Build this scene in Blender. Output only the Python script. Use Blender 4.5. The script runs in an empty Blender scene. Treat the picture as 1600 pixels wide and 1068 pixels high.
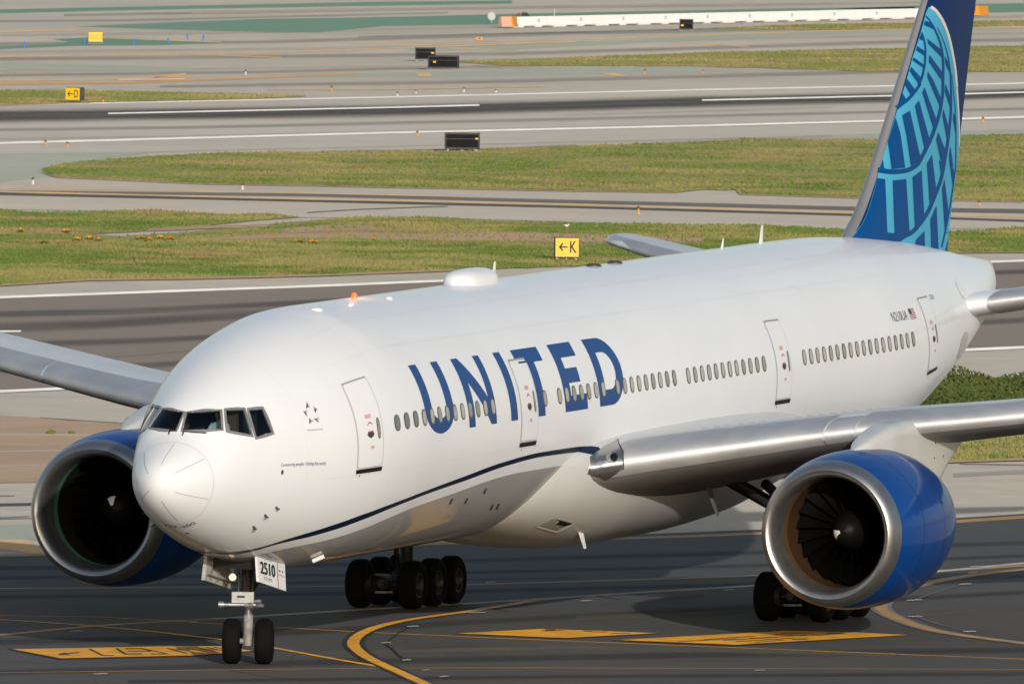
import bpy, bmesh, math, random
import numpy as np
from mathutils import Vector, Matrix
from mathutils.bvhtree import BVHTree
from mathutils.geometry import tessellate_polygon
R = math.radians
rng = np.random.default_rng(7)
random.seed(7)
scene = bpy.context.scene
col = scene.collection

# ------------------------------------------------------------------ camera
CAM = np.array([-329.0768, -127.55198, 21.2079])
CR = np.array([0.34007112, -0.94031955, 0.01227943])
CU = np.array([0.03114378, 0.02431189, 0.99921919])
CF = np.array([0.93988388, 0.33942316, -0.03755287])
FPX = 23560.36          # focal length in photo pixels (1600 wide)
cd = bpy.data.cameras.new('camera'); cam = bpy.data.objects.new('camera', cd); col.objects.link(cam)
cd.sensor_width = 36.0; cd.lens = FPX / 1600 * 36; cd.clip_start = 1; cd.clip_end = 12000
cam.matrix_world = Matrix(((CR[0], CU[0], -CF[0], CAM[0]), (CR[1], CU[1], -CF[1], CAM[1]), (CR[2], CU[2], -CF[2], CAM[2]), (0, 0, 0, 1)))
cd.dof.use_dof = True; cd.dof.focus_distance = 366; cd.dof.aperture_fstop = 14
scene.camera = cam
# ------------------------------------------------------------------ world, sun, exposure
SUN_AZ, SUN_EL = R(32.5), R(14.0)     # light travels along +x,+y (azimuth from +x) and down
to_sun = Vector((-math.cos(SUN_AZ) * math.cos(SUN_EL), -math.sin(SUN_AZ) * math.cos(SUN_EL), math.sin(SUN_EL)))
w = bpy.data.worlds.new('World'); scene.world = w; w.use_nodes = True
nt = w.node_tree
sky = nt.nodes.new('ShaderNodeTexSky'); sky.sky_type = 'NISHITA'; sky.sun_disc = False
sky.sun_elevation = SUN_EL
sky.sun_rotation = math.atan2(to_sun.x, to_sun.y)
sky.air_density = 1.0; sky.dust_density = 1.5; sky.ozone_density = 1.0
bg = nt.nodes['Background']; nt.links.new(sky.outputs[0], bg.inputs[0]); bg.inputs[1].default_value = 0.15
sl = bpy.data.lights.new('sun', 'SUN'); sl.energy = 3.1; sl.angle = R(0.5); sl.color = (1.0, 0.955, 0.90)
so = bpy.data.objects.new('sun', sl); col.objects.link(so); so.location = (-60, -60, 60)
so.rotation_euler = to_sun.to_track_quat('Z', 'Y').to_euler()
vs = scene.view_settings
vs.view_transform = 'Standard'; vs.look = 'None'; vs.gamma = 1; vs.use_curve_mapping = False; vs.exposure = -0.22

# ------------------------------------------------------------------ photo pixel -> place
def ray(px, py):
    d = CF + CR * (px - 800) / FPX + CU * (534 - py) / FPX
    return d / np.linalg.norm(d)
def gnd(px, py, z=0.0):
    d = ray(px, py); return CAM + d * ((z - CAM[2]) / d[2])
def yplane(px, py, y=0.0):
    d = ray(px, py); return CAM + d * ((y - CAM[1]) / d[1])
def pxm(P):             # photo pixels per metre at a place
    return FPX / float(np.dot(np.asarray(P) - CAM, CF))

# ------------------------------------------------------------------ materials
def s2l(r, g, b):
    f = lambda c: (c / 255 / 12.92) if c / 255 <= 0.04045 else ((c / 255 + 0.055) / 1.055) ** 2.4
    return (f(r), f(g), f(b), 1)
MATS = {}
def mat(name, color, rough=0.5, metal=0.0, coat=0.0, emit=None, estr=0, noise=None, spec=0.5, bump=None, dr=0):
    """noise = (scale, amount, detail): value variation of the colour; bump = (scale, strength)"""
    if name in MATS: return MATS[name]
    m = bpy.data.materials.new(name); m.use_nodes = True; n = m.node_tree.nodes; l = m.node_tree.links
    b = n['Principled BSDF']
    c = tuple(color) if len(color) == 4 else tuple(color) + (1,)
    b.inputs['Base Color'].default_value = c; b.inputs['Roughness'].default_value = rough
    b.inputs['Metallic'].default_value = metal; b.inputs['Coat Weight'].default_value = coat; b.inputs['Coat Roughness'].default_value = 0.06
    b.inputs['Specular IOR Level'].default_value = spec; b.inputs['Diffuse Roughness'].default_value = dr
    if emit: b.inputs['Emission Color'].default_value = tuple(emit) + (1,); b.inputs['Emission Strength'].default_value = estr
    if noise or bump:
        tc = n.new('ShaderNodeNewGeometry')
    if noise:
        t = n.new('ShaderNodeTexNoise'); t.inputs['Scale'].default_value = noise[0]; t.inputs['Detail'].default_value = noise[2] if len(noise) > 2 else 4
        l.new(tc.outputs['Position'], t.inputs['Vector'])
        mr = n.new('ShaderNodeMapRange'); mr.inputs[1].default_value = 0.3; mr.inputs[2].default_value = 0.7
        mr.inputs[3].default_value = 1 - noise[1]; mr.inputs[4].default_value = 1 + noise[1]
        l.new(t.outputs[0], mr.inputs[0])
        mx = n.new('ShaderNodeVectorMath'); mx.operation = 'SCALE'; mx.inputs[0].default_value = c[:3]
        l.new(mr.outputs[0], mx.inputs['Scale']); l.new(mx.outputs[0], b.inputs['Base Color'])
        rr = n.new('ShaderNodeMapRange'); rr.inputs[1].default_value = .3; rr.inputs[2].default_value = .7
        rr.inputs[3].default_value = max(0.02, rough * (1 - noise[1] * .8)); rr.inputs[4].default_value = min(1, rough * (1 + noise[1] * .8))
        l.new(t.outputs[0], rr.inputs[0]); l.new(rr.outputs[0], b.inputs['Roughness'])
    if bump:
        t2 = n.new('ShaderNodeTexNoise'); t2.inputs['Scale'].default_value = bump[0]; t2.inputs['Detail'].default_value = 6
        l.new(tc.outputs['Position'], t2.inputs['Vector'])
        bp = n.new('ShaderNodeBump'); bp.inputs['Strength'].default_value = bump[1]; bp.inputs['Distance'].default_value = 0.05
        l.new(t2.outputs[0], bp.inputs['Height']); l.new(bp.outputs[0], b.inputs['Normal'])
    MATS[name] = m; return m

def ground_mat(name, cols, scales=(0.02, 0.12, 0.9), rough=0.85, bumps=0.15, stretch=None, cracks=0.0):
    """several noises of different size mixing the given surface colours"""
    m = bpy.data.materials.new(name); m.use_nodes = True; n = m.node_tree.nodes; l = m.node_tree.links
    b = n['Principled BSDF']; b.inputs['Roughness'].default_value = rough; b.inputs['Specular IOR Level'].default_value = 0.3; b.inputs['Diffuse Roughness'].default_value = 1.0
    g = n.new('ShaderNodeNewGeometry')
    mp = n.new('ShaderNodeMapping'); l.new(g.outputs['Position'], mp.inputs[0])
    if stretch: mp.inputs['Rotation'].default_value = (0, 0, stretch[0]); mp.inputs['Scale'].default_value = (stretch[1], 1, 1)
    prev = None
    for i, s in enumerate(scales):
        t = n.new('ShaderNodeTexNoise'); t.inputs['Scale'].default_value = s; t.inputs['Detail'].default_value = 5; t.inputs['Roughness'].default_value = .62
        l.new(mp.outputs[0], t.inputs['Vector'])
        mr = n.new('ShaderNodeMapRange'); mr.inputs[1].default_value = .36; mr.inputs[2].default_value = .64; l.new(t.outputs[0], mr.inputs[0])
        mx = n.new('ShaderNodeMix'); mx.data_type = 'RGBA'
        if prev is None:
            mx.inputs[6].default_value = cols[0]; mx.inputs[7].default_value = cols[1]; l.new(mr.outputs[0], mx.inputs[0])
        else:
            ml = n.new('ShaderNodeMath'); ml.operation = 'MULTIPLY'; ml.inputs[1].default_value = .55; l.new(mr.outputs[0], ml.inputs[0])
            l.new(ml.outputs[0], mx.inputs[0]); l.new(prev, mx.inputs[6]); mx.inputs[7].default_value = cols[(i + 1) % len(cols)]
        prev = mx.outputs[2]
    if cracks:
        v = n.new('ShaderNodeTexVoronoi'); v.feature = 'DISTANCE_TO_EDGE'; v.inputs['Scale'].default_value = cracks
        l.new(mp.outputs[0], v.inputs['Vector'])
        mr = n.new('ShaderNodeMapRange'); mr.inputs[1].default_value = 0; mr.inputs[2].default_value = .012; mr.inputs[3].default_value = .6; mr.inputs[4].default_value = 1
        l.new(v.outputs['Distance'], mr.inputs[0])
        vm = n.new('ShaderNodeVectorMath'); vm.operation = 'SCALE'; l.new(prev, vm.inputs[0]); l.new(mr.outputs[0], vm.inputs['Scale']); prev = vm.outputs[0]
    l.new(prev, b.inputs['Base Color'])
    if bumps:
        t2 = n.new('ShaderNodeTexNoise'); t2.inputs['Scale'].default_value = 3; t2.inputs['Detail'].default_value = 8
        l.new(g.outputs['Position'], t2.inputs['Vector'])
        bp = n.new('ShaderNodeBump'); bp.inputs['Strength'].default_value = bumps; bp.inputs['Distance'].default_value = .02
        l.new(t2.outputs[0], bp.inputs['Height']); l.new(bp.outputs[0], b.inputs['Normal'])
    MATS[name] = m; return m
def C(*v): return s2l(*v)
WHITE = mat('white_paint', (0.765, 0.78, 0.80), 0.55, coat=0.45, noise=(0.35, 0.02, 6), spec=.15, dr=.14)
DOORW = mat('door_white', (0.765, 0.775, 0.79), 0.5, coat=0.4, spec=.15, dr=.14)
GREYP = mat('belly_grey', (0.46, 0.45, 0.44), 0.5, coat=0.8, noise=(0.5, 0.06, 6), spec=.3)
FAIR = mat('fairing_white', (0.62, 0.615, 0.60), 0.35, coat=0.2, noise=(0.6, 0.05, 6))
NAVY = mat('stripe_navy', (0.004, 0.012, 0.045), 0.35, coat=0.1, spec=.3)
UBLUE = mat('letter_blue', (0.008, 0.062, 0.24), 0.4, coat=0.05, spec=.3)
ENGBLUE = mat('nacelle_blue', (0.0, 0.052, 0.255), 0.45, coat=0.4, noise=(1.2, .06, 5), spec=.15)
FINBLUE = mat('fin_blue', (0.001, 0.068, 0.25), 0.5, spec=.12)
FINNAVY = mat('fin_navy', (0.003, 0.026, 0.12), 0.5, spec=.15)
SKYBLUE = mat('fin_light_blue', (0.075, 0.42, 0.62), 0.5, spec=.15)
ALU = mat('bare_aluminium', (0.58, 0.585, 0.59), 0.6, metal=0.65, noise=(1.2, 0.08, 7))
LIP = mat('inlet_lip_metal', (0.40, 0.395, 0.39), 0.36, metal=0.9, noise=(2.0, 0.10, 6))
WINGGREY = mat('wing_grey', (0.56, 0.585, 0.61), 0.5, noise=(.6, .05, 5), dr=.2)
FINLE = mat('fin_edge_grey', (0.42, 0.41, 0.40), 0.4, metal=0.6)
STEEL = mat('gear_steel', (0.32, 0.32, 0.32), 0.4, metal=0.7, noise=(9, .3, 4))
GEARW = mat('gear_white', (0.46, 0.45, 0.43), 0.45, noise=(6, .18, 5))
TYRE = mat('tyre_rubber', (0.004, 0.004, 0.0045), 0.85, bump=(30, .1), spec=.15)
HUB = mat('wheel_hub', (0.028, 0.027, 0.026), 0.5, metal=.3, noise=(12, .25, 4)); GEARSHADE = mat('shaded_gear', (0.018, 0.0175, 0.017), 0.55, noise=(7, .4, 5))  # hub and gear colours darkened to stand in for shade, no real dirt
BLACK = mat('black', (0.008, 0.008, 0.008), 0.5)
DKGREY = mat('dark_grey', (0.05, 0.05, 0.05), 0.5)
MIDGREY = mat('seam_grey', (0.33, 0.32, 0.31), 0.5)
SEAM = mat('pale_seam_grey', (0.5, 0.49, 0.48), 0.5)
RIM = mat('window_rim', (0.10, 0.098, 0.092), 0.45)
PANE = mat('cabin_pane', (0.36, 0.34, 0.315), 0.15, coat=.4, noise=(2.1, .28, 1))
CFRAME = mat('cockpit_frame', (0.27, 0.265, 0.26), 0.5, metal=.3)
BLADE = mat('fan_blade', (0.0022, 0.002, 0.002), 0.6, spec=.06)
DUCT = mat('inlet_liner', (0.008, 0.007, 0.0065), 0.6, spec=.12)
BRONZE = mat('bronze_ring', (0.55, 0.30, 0.10), 0.35, metal=.8)
TEAL = mat('teal_ring', (0.16, 0.50, 0.38), 0.35, metal=.5)
RED = mat('red_mark', (0.5, 0.03, 0.03), 0.5)
PINK = mat('pink_mark', (0.70, 0.40, 0.40), 0.5)
OLDGLORYRED = mat('flag_red', (0.42, 0.03, 0.05), 0.4)
PYLON = mat('pylon_white', (0.62, 0.62, 0.58), 0.35, coat=.15, noise=(.9, .04, 5))
LAMP = mat('taxi_lamp', (1, .8, .5), 0.3, emit=(1.0, 0.52, 0.15), estr=1.9)
LAMP2 = mat('small_lamp', (1, .8, .5), 0.3, emit=(1.0, 0.5, 0.15), estr=1.5)
BEACON = mat('beacon_red', (1, .1, .03), 0.3, emit=(1.0, 0.045, 0.01), estr=5)
SKIN = mat('skin', (0.45, 0.26, 0.18), 0.5); SHIRT = mat('white_shirt', (0.75, 0.77, 0.78), 0.8)
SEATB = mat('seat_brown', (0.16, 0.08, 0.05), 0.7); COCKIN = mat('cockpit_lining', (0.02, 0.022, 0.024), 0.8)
SIGNY = mat('sign_yellow', (0.85, 0.50, 0.01), 0.45); SIGNK = mat('sign_black', (0.014, 0.014, 0.016), 0.85, noise=(3, .4, 4), spec=.1)
SIGNG = mat('sign_grey', (0.09, 0.09, 0.095), 0.7, noise=(4, .3, 4), spec=.2)
PWHITE = mat('paint_white', (0.66, 0.65, 0.62), 0.7, noise=(.5, .15, 6), dr=1)
PYELLOW = mat('paint_yellow', (0.42, 0.20, 0.012), 0.7, noise=(1.3, .25, 7), dr=1)
PYELLOWF = mat('paint_yellow_worn', (0.24, 0.14, 0.045), 0.75, noise=(1.0, .3, 7), dr=1)
PYELLOWP = mat('paint_yellow_pale', (0.46, 0.30, 0.13), 0.75, noise=(.4, .2, 6), dr=1)
PBLACK = mat('paint_black', (0.009, 0.009, 0.01), 0.7, noise=(1.5, .3, 5), dr=1)
PBLUEG = mat('paint_edge_grey', (0.09, 0.10, 0.13), 0.8, noise=(1.5, .2, 5), dr=1)
# glass: thin tinted, clear enough to see the cockpit
m = bpy.data.materials.new('cockpit_glass'); m.use_nodes = True; n = m.node_tree.nodes; l = m.node_tree.links
n.remove(n['Principled BSDF'])
tr = n.new('ShaderNodeBsdfTransparent'); tr.inputs[0].default_value = (0.50, 0.62, 0.64, 1)
gl = n.new('ShaderNodeBsdfGlossy'); gl.inputs['Roughness'].default_value = .03
lw = n.new('ShaderNodeFresnel'); lw.inputs['IOR'].default_value = 1.5
mx = n.new('ShaderNodeMixShader'); l.new(lw.outputs[0], mx.inputs[0]); l.new(tr.outputs[0], mx.inputs[1]); l.new(gl.outputs[0], mx.inputs[2])
l.new(mx.outputs[0], n['Material Output'].inputs[0]); GLASS = m

# ------------------------------------------------------------------ object helpers
def tag(o, label=None, cat=None, group=None, kind=None):
    if label: o['label'] = label
    if cat: o['category'] = cat
    if group: o['group'] = group
    if kind: o['kind'] = kind
    return o
def put(o, parent=None):
    col.objects.link(o)
    if parent is not None:
        o.parent = parent
        o.matrix_parent_inverse = Matrix.Translation(-Vector(WL[parent.name]))
        WL[o.name] = tuple(o.location)
    else:
        WL[o.name] = tuple(o.location)
    return o
WL = {}                 # world location of each object (no object is rotated unless its mesh is)
def mk(name, V, F, m, parent=None, smooth=True, loc=(0, 0, 0), mi=None, sharp=None):
    me = bpy.data.meshes.new(name)
    V = np.asarray(V, float) - np.asarray(loc)
    me.from_pydata(V.tolist(), [], [tuple(int(i) for i in f) for f in F])
    ms = m if isinstance(m, (list, tuple)) else [m]
    for q in ms: me.materials.append(q)
    if mi is not None: me.polygons.foreach_set('material_index', list(mi))
    bm = bmesh.new(); bm.from_mesh(me); bmesh.ops.recalc_face_normals(bm, faces=bm.faces); bm.to_mesh(me); bm.free()
    if smooth:
        me.polygons.foreach_set('use_smooth', [True] * len(me.polygons))
        if sharp is not None: me.set_sharp_from_angle(angle=R(sharp))
    me.update()
    o = bpy.data.objects.new(name, me); o.location = loc
    return put(o, parent)
def empty(name, loc):
    o = bpy.data.objects.new(name, None); o.location = loc; o.empty_display_size = .2
    return put(o)
class MB:
    def __init__(s): s.V = []; s.F = []; s.M = []
    def add(s, V, F, mi=0):
        k = len(s.V); s.V += [tuple(v) for v in V]; s.F += [tuple(i + k for i in f) for f in F]; s.M += [mi] * len(F); return s
    def box(s, c, d, rz=0, mi=0, M=None):
        V = [(x * d[0] / 2, y * d[1] / 2, z * d[2] / 2) for x in (-1, 1) for y in (-1, 1) for z in (-1, 1)]
        Mx = Matrix.Translation(c) @ (M or Matrix.Rotation(rz, 4, 'Z'))
        V = [tuple(Mx @ Vector(v)) for v in V]
        return s.add(V, [(0, 1, 3, 2), (4, 6, 7, 5), (0, 4, 5, 1), (2, 3, 7, 6), (0, 2, 6, 4), (1, 5, 7, 3)], mi)
    def rod(s, a, b, r0, r1=None, n=12, mi=0):
        a = Vector(a); b = Vector(b); r1 = r0 if r1 is None else r1
        q = (b - a).to_track_quat('Z', 'Y'); V = []
        for P, r in ((a, r0), (b, r1)):
            for i in range(n):
                t = 2 * math.pi * i / n; V.append(tuple(P + q @ Vector((r * math.cos(t), r * math.sin(t), 0))))
        F = [(i, (i + 1) % n, n + (i + 1) % n, n + i) for i in range(n)] + [tuple(range(n)), tuple(range(n, 2 * n))]
        return s.add(V, F, mi)
    def lathe(s, o, ax, prof, n=32, mi=0, close=False, mis=None):
        """prof: (distance along ax, radius)"""
        o = Vector(o); q = Vector(ax).to_track_quat('Z', 'Y'); V = []; F = []; k = len(prof)
        for d, r in prof:
            for i in range(n):
                t = 2 * math.pi * i / n; V.append(tuple(o + q @ Vector((r * math.cos(t), r * math.sin(t), d))))
        for j in range(k - 1 + (1 if close else 0)):
            j2 = (j + 1) % k
            for i in range(n):
                F.append((j * n + i, j * n + (i + 1) % n, j2 * n + (i + 1) % n, j2 * n + i))
        if mis is None: return s.add(V, F, mi)
        base = len(s.V); s.V += V
        for f_i, f in enumerate(F): s.F.append(tuple(i + base for i in f)); s.M.append(mis[f_i // n])
        return s
    def build(s, name, m, parent=None, smooth=True, sharp=35, loc=(0, 0, 0)):
        return mk(name, s.V, s.F, m, parent, smooth, loc, s.M, sharp)

# 2D polygons cut on a grid and laid on a surface by fn(u, v) -> xyz
def flatpoly(polys, gu=None, gv=None):
    bm = bmesh.new()
    for P in polys:
        vs_ = [bm.verts.new((a, b, 0)) for a, b in P]
        ox, oy = P[0]; sc = max(1e-6, max(max(abs(a - ox), abs(b - oy)) for a, b in P))
        for t_ in tessellate_polygon([[Vector(((a - ox) / sc, (b - oy) / sc, 0)) for a, b in P]]):
            try: bm.faces.new([vs_[k] for k in t_])
            except ValueError: pass
    us = [v.co.x for v in bm.verts]; vv = [v.co.y for v in bm.verts]
    for g, lo, hi, nrm in ((gu, min(us), max(us), (1, 0, 0)), (gv, min(vv), max(vv), (0, 1, 0))):
        if not g: continue
        k = math.floor(lo / g) + 1
        while k * g < hi:
            bmesh.ops.bisect_plane(bm, geom=bm.verts[:] + bm.edges[:] + bm.faces[:], dist=1e-7, plane_co=(k * g * nrm[0], k * g * nrm[1], 0), plane_no=nrm)
            k += 1
    bm.verts.index_update()
    V = [(v.co.x, v.co.y) for v in bm.verts]; F = [[v.index for v in f.verts] for f in bm.faces]
    bm.free(); return V, F
def decal(name, polys, fn, m, parent, gu=None, gv=None):
    V, F = flatpoly(polys, gu, gv)
    return mk(name, [fn(a, b) for a, b in V], F, m, parent)
def textpolys(txt, height=1.0, sx=1.0):
    """triangles of a text in the built-in font, scaled to the given cap height, origin at lower left"""
    cu = bpy.data.curves.new('t', 'FONT'); cu.body = txt; cu.resolution_u = 3
    o = bpy.data.objects.new('t', cu); col.objects.link(o)
    dg = bpy.context.evaluated_depsgraph_get(); me = bpy.data.meshes.new_from_object(o.evaluated_get(dg))
    V = np.array([v.co[:2] for v in me.vertices]); F = [list(p.vertices) for p in me.polygons]
    bpy.data.objects.remove(o); bpy.data.curves.remove(cu); bpy.data.meshes.remove(me)
    V -= V.min(0); k = height / V[:, 1].max(); V *= k; V[:, 0] *= sx
    return V, F

# ================================================================== GROUND
def sheet(name, px, z, m, parent=None, kind='structure', label=None):
    V = [gnd(a, b, z) for a, b in px]
    V2, F = flatpoly([[(v[0], v[1]) for v in V]])
    o = mk(name, [(a, b, z) for a, b in V2], F, m, parent, smooth=False)
    if kind and parent is None: o['kind'] = kind
    if label: o['label'] = label
    return o
def band(up, lo): return list(up) + (list(reversed(lo)) if lo[0][0] < lo[-1][0] else list(lo))
def line(name, pts, t, z, m, parent):      # painted line, t = thickness in photo pixels at each end
    t0, t1 = t if isinstance(t, tuple) else (t, t)
    n_ = len(pts); tt = [t0 + (t1 - t0) * i / max(1, n_ - 1) for i in range(n_)]
    return sheet(name, band([(x, y - k / 2) for (x, y), k in zip(pts, tt)], [(x, y + k / 2) for (x, y), k in zip(pts, tt)]), z, m, parent)
def smoothpts(P, n=8):
    P = [np.array(p, float) for p in P]; out = []
    for i in range(len(P) - 1):
        p0 = P[max(i - 1, 0)]; p1 = P[i]; p2 = P[i + 1]; p3 = P[min(i + 2, len(P) - 1)]
        for k in range(n):
            t = k / n
            out.append(.5 * ((2 * p1) + (-p0 + p2) * t + (2 * p0 - 5 * p1 + 4 * p2 - p3) * t * t + (-p0 + 3 * p1 - 3 * p2 + p3) * t ** 3))
    out.append(P[-1]); return out
def ribbon(name, pts, width, z, m, parent, smooth_n=8):   # constant width on the ground
    G = [gnd(a, b, z)[:2] for a, b in smoothpts(pts, smooth_n)]
    L = []; Rr = []
    for i, g in enumerate(G):
        d = G[min(i + 1, len(G) - 1)] - G[max(i - 1, 0)]; d /= np.linalg.norm(d); nn = np.array([-d[1], d[0]])
        L.append(g + nn * width / 2); Rr.append(g - nn * width / 2)
    V = [(a[0], a[1], z) for a in L] + [(a[0], a[1], z) for a in Rr]; k = len(L)
    return mk(name, V, [(i, i + 1, k + i + 1, k + i) for i in range(k - 1)], m, parent, smooth=False)

def soft_mat(name, cols, amount):
    m = ground_mat(name, cols, (0.02, 0.1, 0.6)); n = m.node_tree.nodes; l = m.node_tree.links
    uv = n.new('ShaderNodeUVMap'); sx = n.new('ShaderNodeSeparateXYZ'); l.new(uv.outputs[0], sx.inputs[0])
    a = n.new('ShaderNodeMapRange'); a.interpolation_type = 'SMOOTHSTEP'; a.inputs[1].default_value = 0; a.inputs[2].default_value = .42; l.new(sx.outputs[1], a.inputs[0])
    b = n.new('ShaderNodeMapRange'); b.interpolation_type = 'SMOOTHSTEP'; b.inputs[1].default_value = 1; b.inputs[2].default_value = .58; l.new(sx.outputs[1], b.inputs[0])
    g = n.new('ShaderNodeNewGeometry'); t = n.new('ShaderNodeTexNoise'); t.inputs['Scale'].default_value = .09; t.inputs['Detail'].default_value = 6; l.new(g.outputs['Position'], t.inputs['Vector'])
    c = n.new('ShaderNodeMapRange'); c.inputs[1].default_value = .3; c.inputs[2].default_value = .65; c.inputs[3].default_value = amount * .55; c.inputs[4].default_value = amount; l.new(t.outputs[0], c.inputs[0])
    m1 = n.new('ShaderNodeMath'); m1.operation = 'MULTIPLY'; l.new(a.outputs[0], m1.inputs[0]); l.new(b.outputs[0], m1.inputs[1])
    m2 = n.new('ShaderNodeMath'); m2.operation = 'MULTIPLY'; l.new(m1.outputs[0], m2.inputs[0]); l.new(c.outputs[0], m2.inputs[1])
    tr = n.new('ShaderNodeBsdfTransparent'); mx = n.new('ShaderNodeMixShader'); l.new(m2.outputs[0], mx.inputs[0]); l.new(tr.outputs[0], mx.inputs[1]); l.new(n['Principled BSDF'].outputs[0], mx.inputs[2])
    l.new(mx.outputs[0], n['Material Output'].inputs[0]); return m
def softband(name, up, lo, z, m, parent):
    n_ = len(up); V = [gnd(a, b, z) for a, b in up] + [gnd(a, b, z) for a, b in lo]
    F = [(i, i + 1, n_ + i + 1, n_ + i) for i in range(n_ - 1)]
    o = mk(name, V, F, m, parent, smooth=False); uvl = o.data.uv_layers.new(name='UVMap')
    for lp in o.data.loops: uvl.data[lp.index].uv = (0, 0.0 if lp.vertex_index < n_ else 1.0)
    return o
def softline(name, pts, t, z, m, parent):
    P = []
    for i in range(len(pts) - 1):
        for k in range(10): P.append(tuple(np.array(pts[i]) + (np.array(pts[i + 1]) - np.array(pts[i])) * k / 10))
    P.append(pts[-1]); n_ = len(P); tt = [t[0] + (t[1] - t[0]) * i / (n_ - 1) for i in range(n_)]
    return softband(name, [(x, y - k / 2) for (x, y), k in zip(P, tt)], [(x, y + k / 2) for (x, y), k in zip(P, tt)], z, m, parent)
CONC = ground_mat('far_concrete', [C(162, 156, 148), C(140, 138, 132), C(166, 154, 138), C(132, 133, 127)], (0.010, 0.05, 0.35))
CONC2 = ground_mat('apron_concrete', [C(156, 150, 142), C(142, 138, 132), C(162, 152, 140)], (0.03, 0.15, 0.8))
RWY = ground_mat('runway_concrete', [C(156, 152, 145), C(140, 137, 132), C(160, 153, 143)], (0.02, 0.09, 0.5))
ASPH = ground_mat('runway_asphalt', [C(110, 101, 94), C(98, 91, 86), C(114, 104, 96)], (0.03, 0.12, 0.7))
TAXI = ground_mat('taxiway_asphalt', [C(61, 60, 59), C(47, 47, 48), C(66, 63, 60), C(52, 52, 53)], (0.05, 0.3, 1.6, 7.0), rough=.8, bumps=.35)
DIRT = ground_mat('bare_dirt', [C(150, 128, 106), C(134, 114, 95), C(160, 140, 118), C(126, 110, 94)], (0.02, 0.14, 0.7))
GREEN = ground_mat('green_paint', [C(78, 112, 96), C(88, 118, 102), C(98, 120, 106)], (0.02, 0.1, 0.6))
GREENF = ground_mat('green_paint_faded', [C(132, 140, 128), C(144, 144, 134), C(124, 136, 126)], (0.02, 0.1, 0.6))
TURF = ground_mat('turf_soil', [C(112, 110, 62), C(126, 118, 74), C(136, 116, 82), C(92, 98, 50)], (0.03, 0.12, 0.5))
BARE = ground_mat('turf_bare_patch', [C(144, 118, 94), C(126, 106, 82), C(156, 134, 110)], (0.05, 0.2, 0.7))
RUB = ground_mat('rubber_marks', [C(88, 84, 80), C(74, 72, 70), C(104, 99, 92)], (0.02, 0.1, 0.6))
RUBD = ground_mat('rubber_marks_dark', [C(66, 63, 61), C(56, 54, 53), C(78, 74, 70)], (0.02, 0.1, 0.6))
RUBA = ground_mat('rubber_on_asphalt', [C(86, 82, 80), C(76, 74, 74), C(94, 88, 84)], (0.03, 0.12, 0.6))

mk('ground', [(-1500, -4000, -.06), (9000, -4000, -.06), (9000, 5000, -.06), (-1500, 5000, -.06)], [(0, 1, 2, 3)], CONC, smooth=False)['kind'] = 'structure'
# --- far painted islands
far = sheet('far_apron', band([(-400, -30), (2000, -60)], [(2000, 96), (-400, 150)]), -.05, CONC); 
for nm, up, lo in (
    ('green_island', [(-300, 17), (0, 15), (300, 9), (600, 3), (800, 1)], [(800, 6), (600, 9), (300, 14), (0, 21), (-300, 25)]),
    ('green_island', [(115, 42), (200, 38), (400, 30), (600, 27), (800, 22), (1200, 14), (1430, 11)], [(1430, 17), (1200, 23), (800, 38), (600, 41), (500, 51), (430, 51), (320, 48), (250, 46), (160, 43)]),
    ('green_island', [(80, 61), (170, 58), (260, 62), (345, 66)], [(345, 67), (250, 71), (120, 72), (0, 77), (-100, 79), (-100, 75), (60, 70), (110, 66)]),
    ('green_island', [(1300, 14), (1460, 8), (1700, 3), (1900, 0)], [(1900, 14), (1700, 17), (1545, 20), (1460, 14)]),
    ):
    sheet(nm, band(up, lo), -.045, GREEN, far)
for up, lo in (
    ([(-200, 103), (0, 98), (120, 100), (300, 106)], [(300, 112), (120, 110), (0, 108), (-200, 113)]),
    ([(450, 116), (700, 112), (1100, 103), (1100, 107)], [(1100, 113), (700, 120), (450, 121)]),
    ([(-200, 246), (0, 238), (150, 236), (260, 236)], [(170, 246), (70, 262), (68, 272), (90, 282), (0, 284), (-200, 288)]),
    ([(640, 75), (800, 71), (1200, 52), (1700, 40)], [(1700, 44), (1200, 57), (800, 78), (640, 80)]),
    ([(1150, 214), (1600, 186), (1800, 178)], [(1800, 200), (1600, 209), (1480, 212), (1250, 219)])):
    sheet('faded_green_area', band(up, lo), -.0435, GREENF, far)
for pts, t, mm in (([(-200, 54), (120, 47)], 2, PYELLOWP), ([(130, 58), (345, 66)], 1.3, PYELLOWP), ([(-200, 92), (430, 82), (900, 65)], 1.6, PYELLOWP), ([(300, 85), (440, 90)], 1.3, PYELLOWP),
                   ([(-200, 133), (200, 129), (420, 121), (560, 115)], (4, 2), mat('paint_orange_worn', (.40, .22, .07), .75, noise=(1, .25, 6), dr=1)), ([(-200, 127), (170, 124), (300, 119)], 2, PYELLOWP), ([(240, 120), (290, 116)], 3, PYELLOWP),
                   ([(550, 68), (900, 62), (1300, 48), (1800, 38)], 1.5, PYELLOWP), ([(700, 75), (820, 80)], 1.2, PYELLOWP), ([(1050, 66), (1170, 73)], 1.3, PYELLOWP), ([(420, 140), (600, 140), (850, 135)], 1.2, PYELLOWP)):
    line('painted_line', pts, t, -.036, mm, far)
for q in ([(648, 114), (672, 114), (676, 119.5), (655, 119.5)], [(938, 114), (960, 114), (983, 119.5), (960, 119.5)]):
    sheet('painted_bar', q, -.032, PYELLOWP, far)
line('painted_stripe', [(185, 125), (290, 123)], 2.5, -.030, mat('paint_pink', (.5, .33, .3), .8, dr=1), far)
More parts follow.
